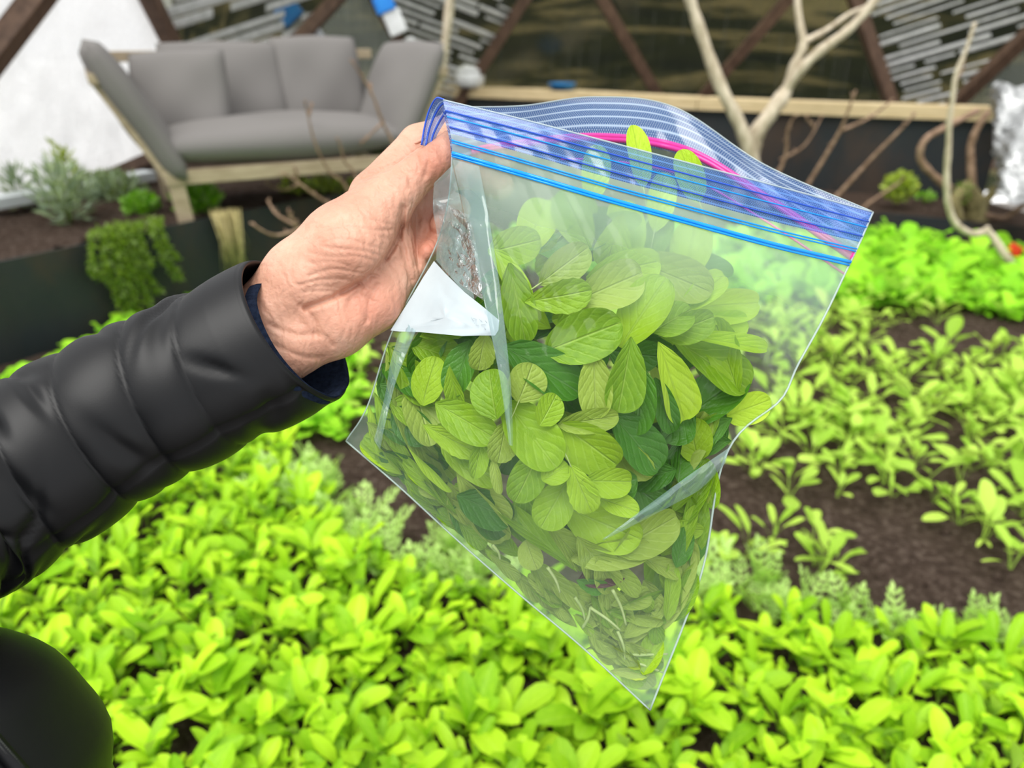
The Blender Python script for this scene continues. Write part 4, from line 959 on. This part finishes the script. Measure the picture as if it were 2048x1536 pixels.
HL = [  # label, px, py, length, width, direction (deg, ccw from right), shape, colour, lift, stalk
 ('pale yellow green leaf, pointing up and right, right of the folded film strip', 1212, 576, 150, 84, 22, 1, 'p', .006, 0),
 ('serrated mid green leaf below the white label stalk leaf, upper left of the pile', 1117, 592, 122, 66, 8, 4, 'g', .004, 0),
 ('pale rounded leaf with a long pale stalk at the top left of the sharp leaves', 1128, 532, 110, 66, 35, 0, 'p', .009, 1),
 ('long drooping leaf hanging just right of the clear vertical fold', 1036, 606, 150, 62, -78, 0, 'g', .006, 0),
 ('broad oval spinach leaf with a dark midrib in the upper middle of the bag', 1166, 674, 150, 96, 20, 0, 'g', .004, 0),
 ('upright rounded leaf in the upper middle, tip to the upper right', 1290, 622, 150, 88, 58, 0, 'g', .005, 0),
 ('hanging light green leaf below the upright rounded leaf', 1252, 750, 138, 76, -97, 1, 'g', .005, 0),
 ('dull olive leaf hanging left of the hanging light green leaf', 1190, 772, 118, 62, -88, 0, 'p', .010, 0),
 ('long pale leaf curving down right of the glossy dark leaf', 1352, 765, 165, 76, -66, 1, 'y', .005, 0),
 ('glossy dark green oval leaf at the middle of the bag', 1284, 806, 122, 66, -95, 2, 'd', .003, 0),
 ('large veined leaf pointing down right above the folded dark leaf', 1434, 722, 170, 82, -32, 1, 'g', .009, 0),
 ('large folded deep green leaf by the right seam', 1420, 806, 190, 84, 36, 0, 'd', .008, 0),
 ('narrow light leaf pointing right into the empty film', 1458, 682, 150, 34, -8, 1, 'y', .014, 0),
 ('blurred long lime leaf reaching right into the empty film', 1440, 612, 170, 66, 4, 0, 'y', .032, 0),
 ('dark green leaf folded below the glossy oval leaf', 1278, 886, 140, 82, -48, 0, 'd', .004, 0),
 ('long dull olive leaf leaning up to the right fold', 1362, 925, 205, 72, 55, 1, 'p', .004, 0),
 ('broad leaf with a bent rim left of the folded dark leaf', 1178, 892, 136, 92, -38, 0, 'g', .005, 0),
 ('rolled leaf behind the broad leaf with a bent rim', 1176, 842, 112, 46, 8, 0, 'p', .010, 0),
 ('small round leaf left of the rolled leaf', 1097, 820, 64, 54, 60, 2, 'g', .006, 0),
 ('pale grey green heart shaped leaf with a stalk near the fold end', 1052, 766, 74, 76, 68, 2, 'p', .003, 1),
 ('large veined leaf below the heart shaped leaf', 1062, 868, 150, 92, -52, 0, 'g', .006, 0),
 ('large dark leaf behind the heart shaped leaf', 1085, 738, 165, 84, -30, 0, 'd', .013, 0),
 ('small round leaf low in the middle of the pile', 1111, 946, 56, 50, 30, 2, 'g', .003, 0),
 ('spoon shaped leaf on a long thin pale stalk in the middle of the pile', 1162, 978, 100, 56, -66, 4, 'g', .003, 1),
 ('rolled horizontal leaf right of the spoon shaped leaf', 1215, 964, 98, 58, -4, 0, 'g', .005, 0),
 ('oval leaf hanging left of the small low round leaf', 1054, 956, 100, 66, -115, 2, 'g', .006, 0),
 ('mid green leaf under the small low round leaf', 1110, 1010, 98, 72, -120, 0, 'g', .007, 0),
 ('folded pale leaf standing in the right pocket below the notch', 1398, 976, 105, 52, 82, 0, 'p', .010, 0),
 ('upright green leaf behind the folded pale leaf in the right pocket', 1420, 962, 100, 42, 100, 2, 'g', .014, 0),
 ('small oval leaf just above the two layered broad leaves', 1238, 1010, 76, 44, -18, 2, 'g', .005, 0),
 ('broad rounded leaf with a light rim low in the bag', 1208, 1056, 155, 92, -24, 0, 'g', .004, 0),
 ('pale broad leaf pointing up right beside the light rimmed leaf', 1296, 1072, 140, 78, 24, 0, 'p', .006, 0),
 ('pale leaf edge lying under the light rimmed leaf', 1222, 1108, 150, 56, 6, 0, 'p', .010, 0),
 ('dull narrow leaf pointing down right toward the purple leaf', 1136, 1092, 130, 48, -46, 1, 'p', .005, 0),
 ('long thin stalked leaf lying along the lower left slope', 1075, 1080, 190, 40, 140, 1, 'g', .006, 0),
 ('long grey green leaf on the lower left slope', 960, 1022, 165, 60, -58, 1, 'p', .005, 0),
 ('small rounded grey green leaf on the lower left slope', 1062, 1112, 56, 48, -70, 2, 'p', .004, 0),
 ('narrow dull leaf left of the frilly dark leaf', 1100, 1165, 130, 52, -48, 1, 'p', .007, 0),
 ('large pale leaf hanging in the lower right of the bag', 1335, 1150, 160, 72, -82, 0, 'g', .006, 0),
 ('long horizontal leaf low in the bag pointing right', 1296, 1214, 165, 66, 4, 1, 'g', .006, 0),
 ('pale leaf rising right near the bottom corner', 1262, 1275, 165, 54, 28, 1, 'p', .006, 0),
 ('frilly bluish green leaf scrap beside the purple leaf', 1184, 1170, 62, 36, -20, 4, 'd', .004, 0),
 ('dark purple red leaf showing low in the middle', 1208, 1148, 95, 46, 10, 2, 'r', .012, 0),
 ('dark green leaf standing behind the right pocket film', 1400, 1070, 120, 46, 80, 0, 'd', .010, 0),
 ('pale leaf lying in the bottom corner of the bag', 1268, 1340, 125, 60, -50, 2, 'p', .004, 0),
 ('rounded leaf with a yellow midrib below the white label, left side', 856, 762, 92, 62, 74, 2, 'g', .006, 0),
 ('leaf half hidden under the left edge of the white label', 868, 702, 95, 64, -18, 0, 'g', .009, 0),
 ('pale toothed leaf hanging from under the right end of the label', 964, 702, 74, 50, -100, 4, 'p', .004, 0),
 ('dark leaf between the label and the round veined leaf', 922, 735, 105, 62, -110, 0, 'd', .010, 0),
 ('round leaf with clear parallel veins left of the fold end', 984, 788, 92, 78, 100, 2, 'g', .003, 0),
 ('pointed leaf below the round veined leaf', 930, 842, 130, 66, -30, 0, 'g', .005, 0),
 ('small crumpled pale leaf below the fold end', 1005, 884, 82, 56, -100, 4, 'p', .003, 0),
 ('narrow leaf low left of the crumpled pale leaf', 902, 880, 115, 46, -28, 4, 'g', .006, 0),
 ('small pale olive leaf at the left side of the pile', 806, 796, 86, 44, -60, 0, 'p', .004, 0),
 ('narrow hanging leaf left of the round veined leaf', 908, 776, 84, 36, -80, 1, 'g', .005, 0),
 ('long olive leaf on the left slope of the pile', 840, 895, 185, 56, -50, 1, 'p', .004, 0),
 ('rolled narrow leaf at the foot of the left slope', 958, 912, 84, 36, -100, 0, 'g', .005, 0),
 ('thin curled leaf left of the hanging oval leaf', 993, 952, 66, 22, -80, 0, 'p', .003, 0),
 ('small leaf tucked right of the crumpled pale leaf', 1048, 886, 56, 46, 120, 2, 'g', .009, 0),
 ('dark small leaf right of the glossy oval leaf', 1328, 812, 110, 44, -70, 0, 'd', .012, 0),
 ('blurred deep green leaf high at the left of the pile', 1030, 492, 100, 68, 15, 2, 'g', .022, 0),
 ('blurred rounded leaf below the blue zip, left', 1072, 452, 110, 72, 70, 0, 'y', .034, 0),
 ('blurred leaf below the blue zip, pointing up right', 1150, 440, 120, 68, 62, 0, 'g', .036, 0),
 ('blurred dark leaf behind the pale stalked leaf', 1160, 480, 130, 60, 28, 1, 'd', .030, 0),
 ('blurred lime leaf under the middle of the zip', 1250, 465, 120, 74, 95, 0, 'y', .038, 0),
 ('blurred broad leaf left of the empty film', 1392, 492, 120, 82, 78, 0, 'y', .044, 0),
 ('blurred green leaf under the zip right of the middle', 1330, 462, 120, 60, 70, 0, 'g', .044, 0),
 ('soft broad leaf above the upright rounded leaf', 1248, 540, 140, 76, 12, 0, 'y', .024, 0),
 ('soft pale leaf above the pointed upper right leaf', 1345, 552, 150, 80, -25, 0, 'p', .026, 0),
 ('soft green leaf under the narrow light leaf', 1400, 590, 120, 50, 40, 1, 'y', .022, 0),
 ('rounded soft leaf behind the upright rounded leaf', 1345, 640, 90, 62, 30, 2, 'g', .010, 0),
 ('leaf with bent tip right of the upright rounded leaf', 1376, 655, 100, 60, 20, 0, 'g', .012, 0),
 ('lower blurred leaf under the blurred long lime leaf', 1440, 655, 110, 60, 10, 0, 'y', .036, 0),
 ('faint leaf behind the large veined leaf at the right seam', 1490, 815, 90, 60, 20, 2, 'y', .020, 0),
 ('olive leaf at the left slope beside the bag seam', 775, 850, 130, 44, -62, 1, 'g', .005, 0),
 ('thin light leaf along the left seam', 745, 870, 120, 26, -75, 1, 'y', .005, 0),
 ('dull leaf above the bottom corner stalk pieces', 1228, 1210, 110, 50, -60, 0, 'p', .008, 0),
 ('green leaf between the low horizontal leaf and right seam', 1372, 1190, 110, 46, 70, 0, 'g', .008, 0),
]
rr = random.Random(5)
for lb_, px, py, L, Wp, a, sh, c, lift, st in HL:
    bag_leaf(lb_, px, py, L*1.12, Wp*1.12, a, sh, c, lift+.003, (rr.uniform(-14, 14), rr.uniform(-22, 22)), bool(st))
bag_leaf('bright lime leaf standing up out of the open mouth of the bag', 1277, 312, 125, 50, 100, 2, 'y', 0, (6, 10), True, depth=.462)
bag_leaf('second lime leaf just showing over the front rim right of the first', 1380, 352, 110, 56, 112, 2, 'y', 0, (8, -10), True, depth=.468)
bag_leaf('blurred lime leaf rising behind the blue band left of the tall leaf', 1190, 345, 110, 60, 84, 2, 'y', 0, (8, 8), True, depth=.470)
bag_leaf('blurred lime leaf under the second tall leaf', 1320, 405, 120, 60, 80, 0, 'y', 0, (8, 8), True, depth=.474)
# fillers behind the front leaves: the pile seen in the gaps
area = [(760, 700), (800, 700), (1000, 560), (1040, 470), (1120, 430), (1300, 440), (1420, 520), (1440, 620), (1480, 780), (1420, 900), (1420, 1000), (1380, 1150), (1310, 1350), (1280, 1370), (1150, 1250), (1000, 1120), (860, 990), (730, 880)]
xs = [p[0] for p in area]; ys = [p[1] for p in area]; n = 0
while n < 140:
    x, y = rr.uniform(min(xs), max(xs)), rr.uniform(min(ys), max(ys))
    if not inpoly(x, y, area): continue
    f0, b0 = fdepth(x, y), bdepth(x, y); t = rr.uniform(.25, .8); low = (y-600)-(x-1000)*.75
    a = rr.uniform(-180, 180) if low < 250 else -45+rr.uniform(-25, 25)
    bag_leaf('salad leaf packed behind the front leaves inside the zip bag', x, y, rr.uniform(100, 165)*(1 if y < 1120 else .75), rr.uniform(48, 84)*(1 if y < 1120 else .7), a, rr.randrange(5), rr.choice('gggdyp' if y < 650 else ('ggdddp' if y < 1080 else 'ppgp')), 0,  # darker picks stand in for shade in gaps; paler picks brighten the bottom
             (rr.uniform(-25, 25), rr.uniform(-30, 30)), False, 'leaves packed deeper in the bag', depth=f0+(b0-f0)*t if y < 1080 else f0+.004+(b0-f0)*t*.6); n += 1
# slim leaves pressed along the lower left seam, the bottom corner and the right pocket
def seam_leaf(label, group, x, y, L, Wp, ang, sh, c, f):
    """placed only where it lies wholly inside the seams, between the films"""
    dd = fdepth(x, y); dd = dd+(bdepth(x, y)-dd)*f
    o = bag_leaf(label, x, y, L, Wp, ang, sh, c, 0, (rr.uniform(-5, 5), rr.uniform(-22, 22)), False, group, 'slim_leaf', depth=dd, nofit=True)
    m = np.array(o.matrix_world); px_, py_, d_ = proj((BLA[sh] @ m.T)[:, :3])
    if not all(inpoly(p, q, OUT) for p, q in zip(px_[::4], py_[::4])): bpy.data.objects.remove(o); return 0
    return 1
n = 0; tries = 0
while n < 88 and tries < 900:
    tries += 1; t = rr.random()
    if n < 52:
        e = FG[NV-1, int(t*104)+6]; w = rr.uniform(4, 70); x, y = e[0]+w*.62, e[1]-w*.72
        n += seam_leaf('slim leaf pressed lengthwise against the lower left seam of the bag', 'slim leaves along the lower left seam', x, y, rr.uniform(60, 140)*(1-.35*t), rr.uniform(16, 38), -42+rr.uniform(-9, 9)+(180 if rr.random() < .4 else 0), rr.choice((0, 1, 3)), rr.choice('gggyp' if t < .6 else 'ppg'), rr.uniform(.25, .8))
    elif n < 72:
        x, y = rr.uniform(1180, 1370), rr.uniform(1180, 1390)
        n += seam_leaf('pale leaf wedged in the bottom corner of the bag', 'pale leaves in the bottom corner', x, y, rr.uniform(60, 110), rr.uniform(26, 50), rr.uniform(-80, 90), rr.choice((0, 1, 4)), rr.choice('ppg'), rr.uniform(.25, .8))
    else:
        x, y = rr.uniform(1330, 1450), rr.uniform(930, 1220)
        n += seam_leaf('green leaf standing in the narrow pocket along the right seam of the bag', 'leaves in the right pocket of the bag', x, y, rr.uniform(70, 130), rr.uniform(28, 50), 75+rr.uniform(-25, 25), rr.choice((0, 1, 2)), rr.choice('ggdp'), rr.uniform(.3, .8))
for k, (x0, y0, x1, y1) in enumerate([(1095, 1135, 1120, 1185), (1150, 1195, 1170, 1240), (1235, 1262, 1250, 1320), (1262, 1310, 1335, 1308), (1270, 1325, 1325, 1345), (1180, 1215, 1240, 1260), (1225, 1180, 1252, 1250), (1165, 1255, 1180, 1215), (985, 1090, 1000, 1118)]):
    q = [PX(x0, y0, fdepth(x0, y0)+.003), PX((x0+x1)/2+4, (y0+y1)/2, fdepth((x0+x1)/2, (y0+y1)/2)+.002), PX(x1, y1, fdepth(x1, y1)+.003)]
    v, f = tube_vf(smooth_path(q, 4), [.0011-.00006*i for i in range(9)], 6)
    tag(obj('stalk_piece', v, f, M['stalk']), 'loose pale leaf stalk at the bottom of the bag', 'stalk', 'loose stalks at the bottom of the bag')
# ------------------------------------------------------------------ person: hand, sleeve, jacket front
PD = .46; PU = PD/FPX                                # sculpting unit: one pixel at the hand's distance
person = tag(empty('person', tuple(PX(-420, 1500, .30))), 'person in a black quilted jacket whose left hand holds up the bag', 'person')
st = 3.0
gx = np.arange(400, 1062, st, dtype=np.float32); gy = np.arange(190, 850, st, dtype=np.float32); gz = np.arange(-135, 205, st, dtype=np.float32)
X, Y, Z = np.meshgrid(gx, gy, gz, indexing='ij')
def cone(p, q):
    a = np.array(p[:3], np.float32); b2 = np.array(q[:3], np.float32); ab = b2-a; L2 = float(ab@ab)
    t = np.clip(((X-a[0])*ab[0]+(Y-a[1])*ab[1]+(Z-a[2])*ab[2])/L2, 0, 1)
    return np.sqrt((X-a[0]-t*ab[0])**2+(Y-a[1]-t*ab[1])**2+(Z-a[2]-t*ab[2])**2)-(p[3]+(q[3]-p[3])*t)
def smin(a, b2, k):
    h = np.clip(.5+.5*(b2-a)/k, 0, 1); return b2*(1-h)+a*h-k*h*(1-h)
def chain(*P):
    d = None
    for p, q in zip(P, P[1:]):
        c = cone(p, q); d = c if d is None else smin(d, c, 10)
    return d
palm = cone((400, 720, 4, 64), (534, 623, 2, 62)); palm = smin(palm, cone((440, 800, 8, 62), (582, 688, 6, 62)), 30)
palm = smin(palm, cone((534, 623, 2, 62), (600, 555, 0, 74)), 30); palm = smin(palm, cone((582, 688, 6, 62), (668, 640, 14, 70)), 30)
palm = smin(palm, cone((600, 560, 0, 74), (690, 492, -12, 88)), 35)          # thenar
palm = smin(palm, cone((690, 492, -12, 86), (765, 412, 0, 60)), 30)
palm = smin(palm, cone((668, 640, 14, 72), (745, 598, 22, 62)), 30); palm = smin(palm, cone((745, 598, 22, 62), (795, 530, 38, 50)), 25)
palm = smin(palm, cone((640, 600, 10, 70), (780, 480, 48, 55)), 25)
palm = smin(palm, cone((700, 470, 40, 52), (752, 392, 70, 48)), 30)           # back of the hand to index knuckle
palm = smin(palm, cone((752, 392, 70, 46), (818, 540, 52, 40)), 25)
thumb = chain((740, 432, -4, 62), (800, 374, 2, 49), (832, 345, 4, 43), (862, 318, 2, 45), (886, 300, 4, 40))
body = smin(palm, thumb, 18)
index = chain((746, 388, 92, 46), (836, 286, 104, 37), (900, 260, 104, 33), (968, 292, 104, 31), (1008, 312, 108, 27))
middle = chain((790, 430, 80, 44), (880, 345, 122, 38), (950, 345, 134, 33), (1000, 372, 130, 28))
ring = chain((808, 478, 74, 42), (872, 400, 116, 36), (908, 420, 96, 31), (880, 448, 52, 21))
little = chain((818, 535, 56, 38), (862, 478, 88, 30), (878, 488, 66, 25), (853, 502, 30, 18))
for fg, k in ((index, 14), (middle, 10), (ring, 8), (little, 10)): body = smin(body, fg, k)
# creases
def carve(L, depth, w, front=True):
    global body
    P = [tuple(p)[:2] for p in smooth_path([Vector((x, y, 0)) for x, y in L], 5)]
    d = polydist(X[..., 0], Y[..., 0], P)[..., None]; body = body+depth*np.exp(-(d/w)**2)*(Z < 60)
carve([(726, 352), (760, 337), (796, 320), (817, 304), (853, 284), (880, 262)], 15, 6)
carve([(806, 415), (803, 448), (792, 485), (762, 528), (715, 568), (660, 598), (612, 615)], 9, 6)
carve([(838, 425), (832, 480), (836, 530)], 7, 6); carve([(800, 470), (812, 520), (822, 560)], 5, 5)
carve([(700, 600), (740, 560), (790, 520)], 3, 6); carve([(735, 640), (740, 600), (755, 570)], 4, 6)
carve([(845, 292), (856, 318), (850, 352)], 3.0, 5); carve([(828, 305), (838, 325), (832, 350)], 2.0, 4); carve([(800, 335), (816, 350), (820, 375)], 2.5, 5)
carve([(764, 295), (772, 315), (770, 340)], 4, 5); carve([(800, 272), (812, 290), (826, 296)], 4, 5); carve([(750, 318), (758, 330)], 3, 4)
carve([(540, 650), (590, 670), (640, 668), (665, 690)], 3, 6); carve([(548, 690), (600, 712), (640, 715)], 3, 6); carve([(600, 610), (628, 640), (632, 672)], 3, 6)
for k in range(11):
    y0 = 440+k*15; sx0 = 655-k*6+8*math.sin(k*2.1)
    carve([(sx0, y0+10*math.sin(k)), (sx0+45, y0-4+4*math.sin(k*1.7)), (sx0+95, y0+2+5*math.sin(k*2.3)), (min(792-k*3, sx0+140), y0+12-8*math.sin(k*1.3))], 1.7+.6*math.sin(k*1.9), 3.6)
for k in range(5): carve([(690+k*20, 400-k*16), (720+k*20, 408-k*16+3*math.sin(k)), (748+k*18, 402-k*14)], 1.5, 3.5)
for k in range(6): carve([(805+k*7, 400+k*2), (800+k*8, 450+k*5), (806+k*8, 520+k*4)], 1.6, 3.2)
def surface_nets(D, x0, y0, z0, h):
    nx, ny, nz = D.shape; ins = D < 0
    c = [(i, j, k) for i in (0, 1) for j in (0, 1) for k in (0, 1)]
    sl = lambda A, o: A[o[0]:nx-1+o[0], o[1]:ny-1+o[1], o[2]:nz-1+o[2]]
    cnt = sum(sl(ins, o).astype(np.int8) for o in c); act = (cnt > 0) & (cnt < 8); idx = -np.ones(act.shape, int); idx[act] = np.arange(act.sum())
    I, J, K = np.nonzero(act); acc = np.zeros((len(I), 3)); w = np.zeros(len(I))
    E = [(a, b2) for a in c for b2 in c if sum(b2)-sum(a) == 1 and all(y >= x for x, y in zip(a, b2))]
    for a, b2 in E:
        da = D[I+a[0], J+a[1], K+a[2]]; db = D[I+b2[0], J+b2[1], K+b2[2]]; m = (da < 0) != (db < 0); t = np.where(m, da/(da-db+1e-12), 0)[:, None]
        acc += np.where(m[:, None], np.array(a)+t*(np.array(b2)-np.array(a)), 0); w += m
    P = np.stack([I, J, K], 1)+acc/w[:, None]; P = P*h+np.array([x0, y0, z0]); Fq = []
    for ax_ in range(3):
        o = [0, 0, 0]; o[ax_] = 1; u, v2 = [i for i in range(3) if i != ax_]
        A = ins[1:-1, 1:-1, 1:-1]; B = ins[1+o[0]:nx-1+o[0], 1+o[1]:ny-1+o[1], 1+o[2]:nz-1+o[2]]
        i, j, k = [q+1 for q in np.nonzero(A != B)]; s = A[i-1, j-1, k-1]
        du = np.eye(3, dtype=int)[u]; dv = np.eye(3, dtype=int)[v2]
        g = lambda a, b2: idx[np.clip(i-a*du[0]-b2*dv[0], 0, nx-2), np.clip(j-a*du[1]-b2*dv[1], 0, ny-2), np.clip(k-a*du[2]-b2*dv[2], 0, nz-2)]
        q = np.stack([g(0, 0), g(1, 0), g(1, 1), g(0, 1)], 1); fl2 = s if ax_ != 1 else ~s
        q[fl2] = q[fl2][:, ::-1]; q = q[(q >= 0).all(1)]; Fq.append(q)
    return P, np.vstack(Fq)
P, Q = surface_nets(body, gx[0], gy[0], gz[0], st)
HW = world(np.stack([P[:, 0], P[:, 1], PD+P[:, 2]*PU], 1))
hand = obj('hand', HW, Q.tolist(), M['skin'], person); hand['label'] = 'bare left hand pinching the bag corner between thumb and fingers'
pk = np.clip(1-np.hypot(P[:, 0]-880, P[:, 1]-330)/60, 0, 1)*.6+np.clip(1-np.hypot(P[:, 0]-862, P[:, 1]-495)/45, 0, 1)+np.clip(1-np.hypot((P[:, 0]-745)/1.3, P[:, 1]-620)/75, 0, 1)*.7+np.clip(1-np.hypot(P[:, 0]-990, P[:, 1]-310)/60, 0, 1)+np.clip(1-np.hypot(P[:, 0]-880, P[:, 1]-440)/45, 0, 1)*.6
at = hand.data.attributes.new('pink', 'FLOAT', 'POINT'); at.data.foreach_set('value', np.clip(pk, 0, 1).astype(np.float32))
bm = bmesh.new(); bm.from_mesh(hand.data); bmesh.ops.recalc_face_normals(bm, faces=bm.faces); bm.to_mesh(hand.data); bm.free()
del X, Y, Z, body, palm, thumb, index, middle, ring, little
# sleeve: quilted tube along the forearm
SP_ = [(590, 662, .458, 171), (509, 705, .454, 170), (400, 755, .448, 165), (296, 805, .441, 165), (200, 855, .434, 168), (119, 905, .426, 174), (20, 960, .414, 183), (-110, 1040, .395, 196), (-300, 1180, .35, 225), (-560, 1420, .28, 300), (-1000, 1850, .20, 430), (-1500, 2900, .16, 560)]
PC = [PX(x, y, d) for x, y, d, r in SP_]; RC = [r*d/FPX for x, y, d, r in SP_]
CP = smooth_path(PC, 20); RP = [RC[min(int(i/20), len(RC)-1)]*(1-(i/20 % 1))+RC[min(int(i/20)+1, len(RC)-1)]*(i/20 % 1) for i in range(len(CP))]
seams = [0, .050, .086, .124, .165, .21, .26, .32, .39, .47, .56, .66]
arc = np.concatenate([[0], np.cumsum([(CP[i+1]-CP[i]).length for i in range(len(CP)-1)])])
NA_ = 96; V, Fc = [], []; rs = random.Random(3); wr = [(rs.uniform(0, 6.28), rs.uniform(.2, .6), rs.uniform(0, .6), rs.uniform(.010, .024), rs.uniform(-.5, .5)) for _ in range(95)]
for i, c in enumerate(CP):
    t = (CP[min(i+1, len(CP)-1)]-CP[max(i-1, 0)]).normalized(); x = (U_-t*U_.dot(t)).normalized(); y = t.cross(x)
    for k in range(NA_):
        q = 2*math.pi*k/NA_; s = arc[i]+.010*math.sin(q+.8)*min(1, i/10)
        j = max(n for n in range(len(seams)) if seams[n] <= s) if s >= 0 else 0; s1 = seams[j+1] if j+1 < len(seams) else seams[j]+.12
        u = (s-seams[j])/(s1-seams[j]); puff = (math.sin(math.pi*min(1, max(0, u)))**.5)*.085 if i > 1 else .0
        if j == 0: puff *= .35
        dq = math.atan2(math.sin(q-SEAMQ), math.cos(q-SEAMQ)) if False else 0
        r = RP[i]*(.945+puff)
        r -= .0035*math.exp(-((q-3.95)/.03)**2)*min(1, i/4)
        for (q0, aw, s0, sw, sl) in wr:
            da = math.atan2(math.sin(q-q0), math.cos(q-q0)); r += -.0036*math.exp(-(da/aw)**2-((arc[i]-s0-sl*da*.12)/(sw*.35))**2)
        e = (x*math.cos(q)+y*math.sin(q)*.93); V.append(c+e*r-t*(.017*e.dot(F_)*max(0, 1-arc[i]/.10)**1.5))
n0 = len(CP)
for i in range(n0-1):
    for k in range(NA_): Fc.append([i*NA_+k, i*NA_+(k+1) % NA_, (i+1)*NA_+(k+1) % NA_, (i+1)*NA_+k])
Fc.append([(n0-1)*NA_+k for k in range(NA_)])
# turn the cuff inwards
t = (CP[0]-CP[1]).normalized(); c0 = len(V)
for (sh, sc) in ((.002, .985), (.0015, .955), (-.004, .94), (-.06, .90)):
    for k in range(NA_): V.append(CP[0]+(V[k]-CP[0])*sc+t*sh)
for r in range(4):
    o1 = 0 if r == 0 else c0+(r-1)*NA_; o2 = c0+r*NA_
    for k in range(NA_): Fc.append([o1+(k+1) % NA_, o1+k, o2+k, o2+(k+1) % NA_])
sl_ = obj('jacket_sleeve', V, Fc, M['jacket'], person); sl_['label'] = 'black quilted jacket sleeve'
# knit liner inside the cuff
prof = [(CP[0]-t*.004, .80), (CP[0]+t*.004, .78), (CP[0]+t*.002, .74), (CP[0]-t*.05, .70)]
x = (U_-t*U_.dot(t)).normalized(); y = t.cross(x); V, Fc = [], []; off = (-U_*.006+R_*.003)
for c, sc in prof:
    for k in range(60): q = 2*math.pi*k/60; e = x*math.cos(q)+y*math.sin(q)*.9; V.append(c+off+e*RC[0]*sc*(1+.012*math.sin(q*9))+t*(.017*e.dot(F_)))
for i in range(3):
    for k in range(60): Fc.append([i*60+k, i*60+(k+1) % 60, (i+1)*60+(k+1) % 60, (i+1)*60+k])
obj('cuff_liner', V, Fc, M['liner'], person)
# jacket front at lower left
V, Fc = [], []; C0 = PX(-190, 1650, .36); a_, b_, c_ = .086, .10, .092; nu, nv = 48, 36
for j in range(nv+1):
    ph = math.pi*j/nv*.98+.02
    for i in range(nu):
        q = 2*math.pi*i/nu; r = 1+.02*math.sin(ph*11)*math.sin(ph)**2
        loc = R_*(math.sin(ph)*math.cos(q)*a_*r)+F_*(math.sin(ph)*math.sin(q)*b_*r)+U_*(math.cos(ph)*c_ if ph < math.pi/2 else math.cos(ph)*.5)
        if ph > math.pi/2: loc = R_*(math.cos(q)*a_*(1+.2*(ph-1.57)))+F_*(math.sin(q)*b_*(1+.2*(ph-1.57)))+Vector((0, 0, -1))*(ph-math.pi/2)*.45
        V.append(C0+loc)
for j in range(nv):
    for i in range(nu): Fc.append([j*nu+i, (j+1)*nu+i, (j+1)*nu+(i+1) % nu, j*nu+(i+1) % nu])
jf = obj('jacket_front', V, Fc, M['jacket'], person); jf['label'] = 'black jacket front with a zip at the lower left corner'
zp = []
for k in range(16):
    x, y = -12+k*4.6, 1478+k*5.2; zp.append(PX(x, y, .262))
bv = None
def jsurf(px, py):
    r = ray(px, py); lo = None
    # first hit with the ellipsoid cap
    oc = CAM-C0; A = np.array([R_, F_, U_]) @ np.array(r)/np.array([a_, b_, c_]); B = np.array([R_, F_, U_]) @ np.array(oc)/np.array([a_, b_, c_])
    qa, qb, qc = A@A, A@B, B@B-1; disc = qb*qb-qa*qc
    if disc < 0: return None
    return CAM+r*((-qb-math.sqrt(disc))/qa)
parts = []; tape = []
for k in range(24):
    p = jsurf(-22+k*3.4, 1470+k*3.9)
    if p is None: continue
    p = p-F_*.0012; tape.append(p)
    for s in (-1, 1): v, f = box_vf(.0032, .0016, .0014, Matrix.Translation(p+R_*.0012*s*.7+U_*.0009*s) @ Matrix.Rotation(-.85, 4, 'Y')); parts.append((v, f))
if tape:
    zo = obj('zip_tape', *tube_vf([p+F_*.001 for p in tape], .0035, 6), M['jacket'], jf)
    v, f = join(parts); tag(obj('zip_teeth', v, f, M['brass'], zo, False), kind='stuff')
